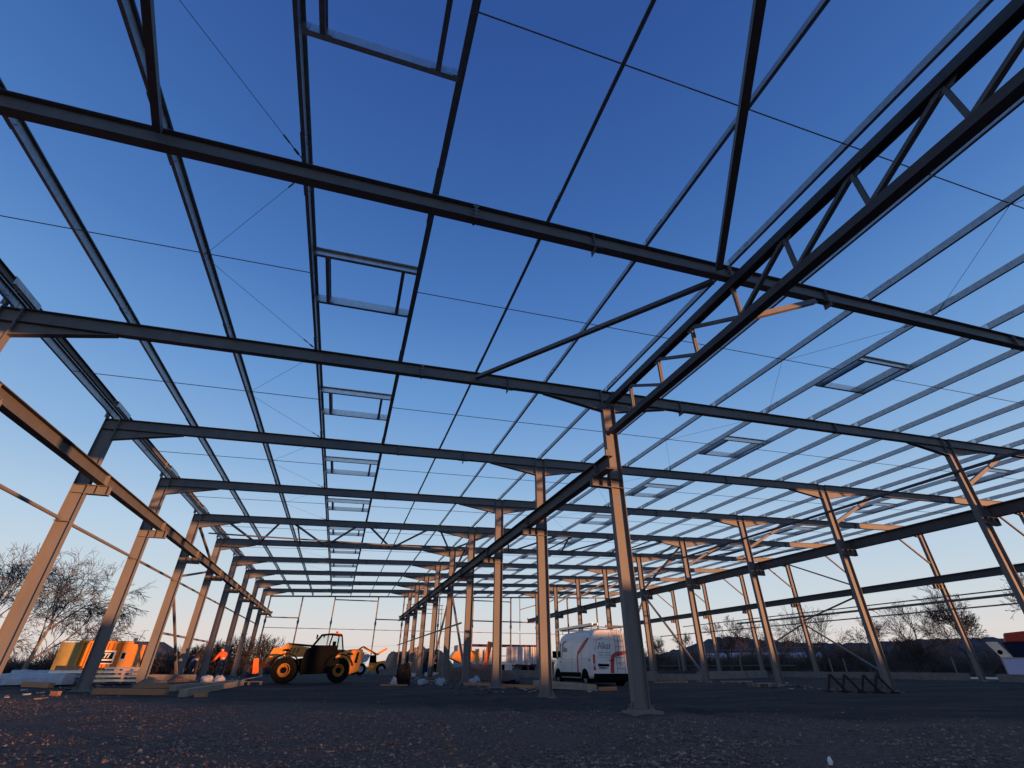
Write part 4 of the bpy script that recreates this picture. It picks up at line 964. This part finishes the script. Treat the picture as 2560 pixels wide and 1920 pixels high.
# welding trestles
def trestle(x, y, rz, label):
    e = empty('trestle', (x, y, gz(x, y)), rz); tag(e, label, 'trestle', 'steel trestles')
    for s_, p0, p1 in (('leg', (-.02, 0, .78), (-.34, 0, 0)), ('leg', (.0, 0, .78), (.62, 0, 0))):
        m_ = mb(M['trestle']); m_.bar(Vector(p0)*.8, Vector(p1)*.8, .065, .065, (0,1,0)); m_.build('leg', None, e)
    m_ = mb(M['trestle']); m_.bar((-.265, -.3, .035), (-.265, .3, .035), .05, .05); m_.bar((.49, -.3, .035), (.49, .3, .035), .05, .05); m_.build('foot', None, e)
trestle(19.45, 17.75, R(-20), 'dark triangular steel trestle, leftmost of the four left of the leaning right column')
trestle(20.05, 17.6, R(-20), 'dark triangular steel trestle, second of the four from the left')
trestle(20.72, 17.3, R(-20), 'dark triangular steel trestle, third of the four from the left')
trestle(21.25, 17.15, R(-20), 'dark triangular steel trestle nearest the right-hand column foot')
def pallet(x, y, rz, label):
    e = empty('pallet', (x, y, gz(x, y)), rz); tag(e, label, 'pallet')
    m_ = mb(M['wood2'])
    for i in range(7): m_.box(-.6, .6, -.4+i*.125, -.31+i*.125, .125, .145)
    m_.build('deck', None, e)
    m_ = mb(M['wood2'])
    for a in (-.52, 0, .52):
        for c in (-.33, 0, .35): m_.box(a-.05, a+.05, c-.05, c+.05, .02, .123)
        m_.box(a-.05, a+.05, -.4, .44, .0, .018)
    m_.build('blocks', None, e)
pallet(20.2, 22.4, R(-8), 'low wooden pallet lying left of the second right-hand column')
pallet(-3.9, 29.9, R(5), 'wooden pallet lying in front of the telehandler forks')

# ---------------------------------------------------------------- far end of the hall: trailer, lift, crates
def trailer():
    e = empty('curtain_trailer', (22.2, 74.5, .15), R(0)); tag(e, 'long trailer with maroon roof edge and pale hanging curtains beyond the hall', 'trailer')
    f = mb(M['purple']); f.box(-5.6, 5.6, -1.25, -1.15, 3.25, 3.5); f.box(-5.6, 5.6, 1.15, 1.25, 3.25, 3.5); f.box(-5.6, -5.45, -1.149, 1.149, 3.25, 3.5); f.box(5.45, 5.6, -1.149, 1.149, 3.25, 3.5); f.box(-5.6, 5.6, -1.25, 1.25, .85, 1.05)
    for x in (-5.55, -2.4, 2.0, 5.5): f.box(x-.05, x+.05, -1.24, -1.14, 1.051, 3.249)
    f.build('frame', None, e)
    def curtain(x0, x1, n_):
        c = mb(M['tarp']); N = n_*6; c.sm = True
        for j in range(7):
            z = 1.15+j*.35
            for i in range(N+1): c.v.append((x0+(x1-x0)*i/N+.12*math.sin(i*.5)*(1-j/6)*.5, -1.3+.13*math.sin(i*1.05)*(1-.6*j/6)+.03*math.sin(i*.37+j), z))
            if j:
                for i in range(N): c.face([(j-1)*(N+1)+i, (j-1)*(N+1)+i+1, j*(N+1)+i+1, j*(N+1)+i])
        c.build('curtain', None, e)
    curtain(.4, 2.9, 3); curtain(3.0, 5.3, 6)
    b_ = mb(M['tarp']); b_.box(-4.6, -2.9, -.9, .9, 1.06, 2.9); b_.box(-2.6, -.6, -.9, .9, 1.06, 2.8); b_.build('load', None, e)
    l = mb(M['wood2']); 
    for x in (-4.9, -3.6, -2.7, -.3): l.box(x-.05, x+.05, -1.1, -1.0, 1.06, 2.95)
    l.box(-5, -.2, -1.1, -1.02, 1.9, 2.0) if False else None
    l.build('load_frame', None, e)
    d = mb(M['paleb']); d.box(-6.6, -5.62, -1.3, 1.2, .7, 3.35); d.build('tail_panel', None, e)
    for x in (-4.2, 3.2, 4.3): wheel(e, x, -1.0, .45, .46, .3, M['black'], blocks=False)
trailer()
def lift():
    e = empty('boom_lift', (12.6, 50.5, .1)); tag(e, 'orange and yellow boom lift standing behind the centre columns in front of the trailer', 'boom lift')
    c = mb(M['jcb']); c.poly([(-2.6, 1.5), (-2.2, 2.05), (-1.2, 2.15), (.0, 2.1), (.2, 1.3), (-1.6, 1.1)], 'y', -.7, .6); c.build('engine_cover', None, e, bevel=.05)
    c = mb(M['orange']); c.bar((.9, 0, .9), (1.35, 0, 2.9), .4, .35, (0,1,0)); c.box(.2, 1.6, -.6, .6, .5, .95); c.build('boom', None, e)
    c = mb(M['galv'])
    for x in (2.0, 3.2):
        for yy in (-.5, .5): c.tube((x, yy, .6), (x, yy, 1.75), .025)
    for z in (.7, 1.2, 1.72):
        c.tube((2.0, -.5, z), (3.2, -.5, z), .025); c.tube((2.0, .5, z), (3.2, .5, z), .025); c.tube((2.0, -.5, z), (2.0, .5, z), .025); c.tube((3.2, -.5, z), (3.2, .5, z), .025)
    c.box(2.0, 3.2, -.5, .5, .58, .62); c.build('basket', None, e)
    for x in (-.9, 1.2): wheel(e, x, -.75, .42, .42, .3, M['orange'], blocks=False)
lift()
e = empty('generator', (14.9, 49.0, .1)); tag(e, 'small white site machine with an open dark front, right of the orange boom lift', 'machine')
c = mb(M['tarp']); c.box(-.8, .7, -.4, .4, .35, 1.15); c.build('housing', None, e, bevel=.03)
c = mb(M['black']); c.box(-.6, -.05, -.41, -.401, .45, 1.0); c.box(-.7, .6, -.3, .3, .05, .34); c.build('grille', None, e)
e = empty('site_hut', (13.4, 88, .1)); tag(e, 'small dark open hut with slatted front, in front of the sand heap', 'hut')
e.location = (9.8, 71.5, .1)
c = mb(M['navy']); c.box(-2.3, -.9, -.5, .5, 0, 2.5); c.build('wall', None, e); c = mb(M['navy']); c.box(.9, 2.4, -.5, .5, 0, 2.5); c.build('wall', None, e)
c = mb(M['wood2']); 
for i in range(9): c.box(-.85, .85, -.5, -.45, .1+i*.28, .2+i*.28)
for x in (-.8, 0, .8): c.box(x-.06, x+.06, -.449, -.38, 0, 2.6)
c.build('slatted_front', None, e)
# lit pale boards on the ground in the far bays
plank((8.3, 53.5), (9.6, 53.2), .3, .3, M['tarp'], 'foam_board', 'pale sunlit board on the ground left of the far person', 'board')
plank((6.1, 52), (7.2, 52), .3, .28, M['tarp'], 'foam_board', 'pale sunlit board lying between the far centre columns', 'board')

# ---------------------------------------------------------------- right edge: red and navy machine, white panel
e = empty('site_machine', (50.5, 26.0, .1), R(-58)); tag(e, 'red-topped navy machine standing at the right edge behind a white panel', 'machine')
c = mb(M['navy']); c.poly([(-2.3, 1.3), (-2.6, 2.55), (3.2, 2.55), (3.2, .3), (-1.6, .3)], 'y', -1, 1); c.build('body', None, e)
c = mb(M['redcab']); c.poly([(-2.45, 2.56), (-2.3, 3.15), (-1.2, 3.25), (3.0, 3.3), (3.2, 2.56)], 'y', -1.05, 1.05); c.build('hood', None, e, bevel=.03)
c = mb(M['galv2']); c.poly([(-3.6, 2.6), (-2.9, 2.6), (-2.2, 1.2), (-2.7, .9), (-3.1, 1.6)], 'y', -.4, -.2); c.use(M['black']).tube((-3.0, -.42, 1.9), (-3.0, -.39, 1.9), .16, n=10); c.build('blade', None, e)
e = empty('site_hoarding', (46.3, 25.9, .1), R(-58)); tag(e, 'white rectangular panel standing upright at the right edge of the site', 'hoarding')
c = mb(mat('panel_white', (.5, .52, .75), .5, 0, .04, 1)); c.box(-1.0, 3.0, -.03, .03, .12, 1.42); c.build('sheet', None, e)
c = mb(M['galv']); c.box(-1.08, -1.001, -.05, .05, 0, 1.5); c.box(-1.0, 3.0, -.05, .05, 1.421, 1.5); c.box(-1.0, 3.0, -.05, .05, .03, .119); c.build('frame', None, e)
plank((42.5, 27.9), (45.6, 26.1), .3, .12, M['white'], 'white_board', 'white board lying on the ground left of the white panel', 'board')

# ---------------------------------------------------------------- land, trees and buildings beyond
def polar(az, d, z=0): return Vector((d*math.sin(R(az)), d*math.cos(R(az)), z))
mt, t, b = new_mat('hill_woods')
t.links.new(ramp(t, nz(t, .03, 8, .75), [(.35, (.06, .056, .062)), (.6, (.115, .1, .1))]), b.inputs['Base Color']); b.inputs['Roughness'].default_value = 1; b.inputs['Specular IOR Level'].default_value = 0
hl = mb(mt); hl.sm = True
prof = [(18, .2), (26, .8), (31, 1.0), (34, 1.55), (36, 2.0), (38, 2.65), (40, 2.85), (43, 2.5), (47, 2.15), (51, 2.1), (55, 2.3), (60, 2.25), (66, 2.4), (75, 2.0), (90, 1.2), (100, .1)]
def hel(az):
    for (a, e0), (c, e1) in zip(prof, prof[1:]):
        if a <= az <= c: return e0+(e1-e0)*(az-a)/(c-a)
    return 0
NA, ND = 330, 12
for j in range(ND+1):
    for i in range(NA+1):
        az = 18+82*i/NA; q = j/ND; d = 330+260*q
        hgt = 450*math.tan(R(hel(az)))*math.sin(min(1, q*1.9)*math.pi/2)*(1-.35*max(0, q-.55))
        hgt += 1.6*noise.noise(Vector((az*2.2, d*.02, 0)))*(q > .05)+.9*noise.noise(Vector((az*9, d*.1, 0)))*(q > .05)
        p = polar(az, d); hl.v.append((p.x, p.y, hgt if q > 0 else -2))
    if j:
        for i in range(NA): hl.face([(j-1)*(NA+1)+i, (j-1)*(NA+1)+i+1, j*(NA+1)+i+1, j*(NA+1)+i])
tag(hl.build('hill', mt), None, None, kind='structure')

def grow(mtr, mtw, rng, p, d, L, r_, depth, droop, spread, up=.15, kids=(2, 3), trunk_depth=2, D0=None):
    D0 = depth if D0 is None else D0
    n_ = 3 if depth > 1 else 2
    tgt = mtr if D0-depth < trunk_depth else mtw
    q = p; rr_ = r_
    for i in range(n_):
        d = (d+Vector((rng.gauss(0, .12), rng.gauss(0, .12), rng.gauss(0, .08)+up*.25-droop*(D0-depth)/D0*.35))).normalized()
        p2 = q+d*(L/n_); r2 = rr_*.86; tgt.cone(q, p2, rr_, r2); q = p2; rr_ = r2
        if depth > 0 and i < n_-1 and rng.random() < .75:
            a = d.orthogonal().normalized(); a.rotate(Matrix.Rotation(rng.random()*6.28, 3, d)); nd = (d*(1-spread*.6)+a*spread*rng.uniform(.8, 1.3)).normalized()
            grow(mtr, mtw, rng, q, nd, L*rng.uniform(.55, .75), rr_*.6, depth-1, droop, spread, up, kids, trunk_depth, D0)
    if depth > 0:
        for k in range(rng.randint(*kids)):
            a = d.orthogonal().normalized(); a.rotate(Matrix.Rotation(rng.random()*6.28, 3, d)); nd = (d+a*spread*rng.uniform(.6, 1.2)).normalized()
            grow(mtr, mtw, rng, q, nd, L*rng.uniform(.6, .82), rr_*.72, depth-1, droop, spread, up, kids, trunk_depth, D0)
class Tw:
    def __init__(s, m_, nmin): s.m = m_; s.nmin = nmin
    def cone(s, a, c, r0, r1):
        r0 = max(r0, s.nmin); r1 = max(r1, s.nmin*.8); n_ = 6 if r0 > .06 else 3
        d = (c-a).normalized(); u_ = d.orthogonal().normalized(); w_ = d.cross(u_); b0 = len(s.m.v)
        for P_, r_ in ((a, r0), (c, r1)):
            for i in range(n_):
                t_ = 6.2832*i/n_; s.m.v.append(tuple(P_+u_*(r_*math.cos(t_))+w_*(r_*math.sin(t_))))
        for i in range(n_): s.m.face([b0+i, b0+(i+1) % n_, b0+n_+(i+1) % n_, b0+n_+i])
def tree(az, d, H, label, seed, depth=5, spread=.6, droop=0, stems=1, r0=.16, bark='bark', twig='twig', cat='tree', name='bare_tree', group=None, lean=0, kids=(2, 3), rmin=.014, L0=.27, loc=None):
    p = loc or polar(az, d); e = empty(name, (p.x, p.y, gz(p.x, p.y)-.05)); tag(e, label, cat, group)
    a, c = mb(M[bark]), mb(M[twig]); rng = random.Random(seed)
    H = H*(1.38 if stems == 1 or stems == 3 else 1.1)
    for s_ in range(stems):
        an = rng.random()*6.28; k = 0 if stems == 1 else rng.uniform(.15, .6)
        grow(Tw(a, .03), Tw(c, rmin), rng, Vector((math.cos(an)*.15*(stems > 1), math.sin(an)*.15*(stems > 1), 0)), Vector((math.cos(an)*k+lean, math.sin(an)*k, 1)).normalized(), H*L0, r0, depth, droop, spread, .15, kids)
    a.build('trunk', None, e); c.build('crown', None, e)
    return e
G = 'bare winter trees beyond the right-hand wall'
tree(-23.8, 62, 8.6, 'tall bare birch with hanging twigs left of the yellow container', 4, depth=5, spread=.55, droop=.55, r0=.19, bark='birch', twig='twig2', L0=.29, rmin=.014, kids=(3, 4))
tree(-26.6, 60, 8.0, 'bare birch partly behind the nearest left column', 9, depth=5, spread=.55, droop=.5, r0=.17, bark='birch', twig='twig2', L0=.29, rmin=.014, kids=(3, 4))
tree(-21.0, 66, 6.2, 'slimmer bare tree leaning right beside the tall birch', 17, depth=5, spread=.55, droop=.3, r0=.11, lean=.25, twig='twig', L0=.27)
tree(57.6, 72, 8.4, 'bare tree with fanned limbs behind the outermost right column', 21, depth=6, spread=.55, r0=.17, group=G, L0=.24)
tree(55.0, 78, 7.0, 'bare tree leaning left beside the fanned one at right', 26, depth=5, spread=.5, r0=.14, group=G, lean=-.35)
tree(50.8, 74, 6.6, 'bare tree behind the second right-hand column', 31, depth=6, spread=.6, r0=.14, group=G, L0=.24)
tree(47.2, 76, 7.6, 'bare many-stemmed tree behind the crossed wall braces', 36, depth=5, spread=.5, stems=3, r0=.1, group=G, kids=(2, 2))
tree(44.2, 82, 6.4, 'thin bare tree left of the crossed wall braces', 41, depth=5, spread=.5, r0=.1, group=G)
tree(39.6, 78, 7.0, 'dark bare tree with forked trunk between two right-hand columns', 46, depth=6, spread=.6, r0=.2, group=G, L0=.24)
tree(41.6, 88, 6.0, 'slender bare tree right of the fork-trunked one', 51, depth=5, spread=.5, r0=.1, group=G)
tree(36.3, 80, 4.8, 'low bare tree just behind the large diagonal brace', 56, depth=5, spread=.5, r0=.1, group=G)
tree(33.1, 84, 4.6, 'small bare tree between nearest column and diagonal brace', 61, depth=5, spread=.45, r0=.1, group=G)
tree(64.2, 58, 8.4, 'bare tree cut by the right edge above the red-topped machine', 66, depth=6, spread=.6, r0=.17, group=G, L0=.24)
tree(54.2, 60, 3.4, 'low dense bare bush between the two rightmost columns', 71, depth=4, spread=.6, stems=7, r0=.05, cat='bush', name='bush', kids=(2, 3), L0=.33, twig='twig')
GB = 'bare bushes behind the left columns'
for i, (az, d, H) in enumerate(((-12.2, 58, 2.6), (-10.6, 60, 2.9), (-8.6, 58, 3.4), (-6.6, 62, 3.6))):
    tree(az, d, H, ['bare bush behind the dark-clothed person', 'bare bush behind the person in orange', 'bare bush above the telehandler forks, left of the pair', 'tall bare bush rising above the telehandler boom head'][i], 80+i, depth=4, spread=.6, stems=8, r0=.045, cat='bush', name='bush', group=GB, L0=.33)
# scrub masses
def scrub(name, label, az0, az1, d0, d1, h0, h1, n_, seed, mt_='scrub'):
    q = mb(M[mt_]); rng = random.Random(seed); tw = Tw(q, .012)
    for i in range(n_):
        az = rng.uniform(az0, az1); d = rng.uniform(d0, d1); p = polar(az, d); p.z = gz(p.x, p.y)-.1
        H = rng.uniform(h0, h1)*(.6+.7*(noise.noise(Vector((az*.35, d*.05, seed)))+.5))
        for s_ in range(7):
            a = Vector((rng.gauss(0, .45), rng.gauss(0, .45), 1)).normalized(); m_ = p+a*H*.5; tw.cone(p, m_, .03, .02)
            for k in range(5):
                dd = (a+Vector((rng.gauss(0, .6), rng.gauss(0, .6), rng.gauss(0, .3)))).normalized(); s2 = p+a*H*rng.uniform(.15, .6); tw.cone(s2, s2+dd*H*.45, .018, .012)
    return tag(q.build(name, None), label, 'scrub', kind='stuff')
scrub('scrub', 'brown tangled winter scrub behind the right-hand wall', 31, 66, 84, 125, 1.6, 4.2, 900, 3)
scrub('scrub', 'dark hedge scrub at left behind the wrapped packs and container', -30, -5, 66, 84, 1.0, 2.6, 420, 5)
scrub('dry_grass', 'dry grass verge along the outer edge of the site', 32, 66, 62, 80, .25, .7, 500, 8, 'twig2')
scrub('scrub', 'low scrub on the skyline beyond the far gable', -6, 24, 120, 150, 1.4, 2.8, 260, 12)
# houses
def shed(name, loc, rz, L, D_, hw, hr, mw, mr_, label, cat='house', hip=0):
    e = empty(name, loc, rz); tag(e, label, cat)
    w_ = mb(mw); w_.box(-L/2, L/2, -D_/2, D_/2, 0, hw); 
    w_.build('wall', None, e)
    r_ = mb(mr_); x = L/2+.4; y = D_/2+.4; h_ = hip
    r_.add([(-x,-y,hw+.01),(x,-y,hw+.01),(x,y,hw+.01),(-x,y,hw+.01),(-x+h_,0,hr),(x-h_,0,hr)], [(0,1,5,4),(2,3,4,5),(1,2,5),(3,0,4),(3,2,1,0)])
    ro = r_.build('roof', None, e)
    return e, ro
p = polar(-17.2, 100); e, ro = shed('house', (p.x, p.y, .0), R(17), 13.5, 8, 2.0, 4.1, M['wallr'], M['roof'], 'low dark-roofed house with an aerial behind the yellow container', hip=3.6)
c = mb(M['wallr']); c.box(-.4, .1, -.3, .3, 3.8, 4.5); c.build('chimney', None, ro)
c = mb(M['wire']); c.tube((.2, 0, 4.0), (.6, 0, 5.6), .04); 
for i in range(5): c.tube((.2+i*.2, -.4, 5.5+i*.03), (.2+i*.2, .4, 5.5+i*.03), .02, n=5)
c.tube((.1, 0, 5.48), (1.1, 0, 5.65), .02, n=5); c.build('aerial', None, ro)
c = mb(M['darkglass']); c.box(-4, -3, -4.05, -4.001, .9, 1.8); c.box(1, 2, -4.05, -4.001, .9, 1.8); c.build('window', None, e)
p = polar(42.3, 150); e, ro = shed('shed', (p.x, p.y, -.2), R(-42), 26, 10, 3.2, 4.4, M['paleb'], M['paleb'], 'long pale blue-grey shed behind the fork-trunked tree', 'building')
c = mb(M['navy']); c.box(-10, -7, -5.06, -5.001, .2, 2.8); c.box(3, 6, -5.06, -5.001, .2, 2.8); c.build('door', None, e)
p = polar(47.0, 130); e, ro = shed('shed', (p.x, p.y, -.3), R(-47), 8, 6, 1.3, 1.9, M['sheet'], M['sheet'], 'small white shed low behind the crossed wall braces', 'building')
c = mb(M['navy']); c.box(-1, 1, -3.06, -3.001, .1, 1.2); c.build('door', None, e)
# slim white posts of the boundary
GP = 'slim pale boundary posts'
proto = None
for i, (az, lb) in enumerate(((34.7, 'slim pale post right of the large diagonal brace foot'), (40.4, 'slim pale post beside the fork-trunked tree'), (43.5, 'slim pale post between the outer right columns'), (49.0, 'slim pale post right of the crossed wall braces'), (47.9, 'slim pale post close right of the crossed wall braces'), (56.6, 'slim pale post left of the outermost right column'))):
    p = polar(az, 68)
    if proto is None:
        q = mb(M['concrete']); q.box(-.05, .05, -.05, .05, 0, 1.55); q.box(-.055, .055, -.055, .055, 1.551, 1.58); proto = q.build('boundary_post', None, None); o = proto
    else: o = proto.copy(); col.objects.link(o)
    o.location = (p.x, p.y, gz(p.x, p.y)); tag(o, lb, 'post', GP)
# overhead line far beyond
q = mb(M['wire']); pts = [polar(-5+3*i, 190, 7.6-2.2*math.sin(math.pi*((i*3) % 12)/12)*.5) for i in range(10)]
for a, c in zip(pts, pts[1:]): q.tube(a, c, .03, n=4)
tag(q.build('power_line', None), 'thin overhead wire crossing the sky low beyond the far gable', 'power line')
# unseen trailers added behind the camera only to shade the near columns
GT = 'shade-casting box trailers added behind the camera'
proto = None
for i, (x, y, lb) in enumerate(((35.5, -18, 'grey box trailer added unseen behind the photographer for shade, the nearer one'), (53.2, -18, 'grey box trailer added unseen behind the photographer for shade, farther to the right'))):
    if proto is None:
        e = empty('shade_trailer', (0, 0, 0)); proto = e
        c = mb(M['paleb']); c.box(-1.22, 1.22, -4.6, 0, 1.0, 3.45); c.build('box', None, e)
        c = mb(M['black']); c.box(-1.1, 1.1, -4.4, -.2, .7, .99); c.build('chassis', None, e)
        for yy in (-1.6, -2.9):
            for sx in (-1, 1): wheel(e, sx*1.0, yy, .48, .48, .3, M['black'], ax='x', blocks=False)
    else: e = copy_tree(proto)
    e.location = (x, y, .0); tag(e, lb, 'trailer', GT)
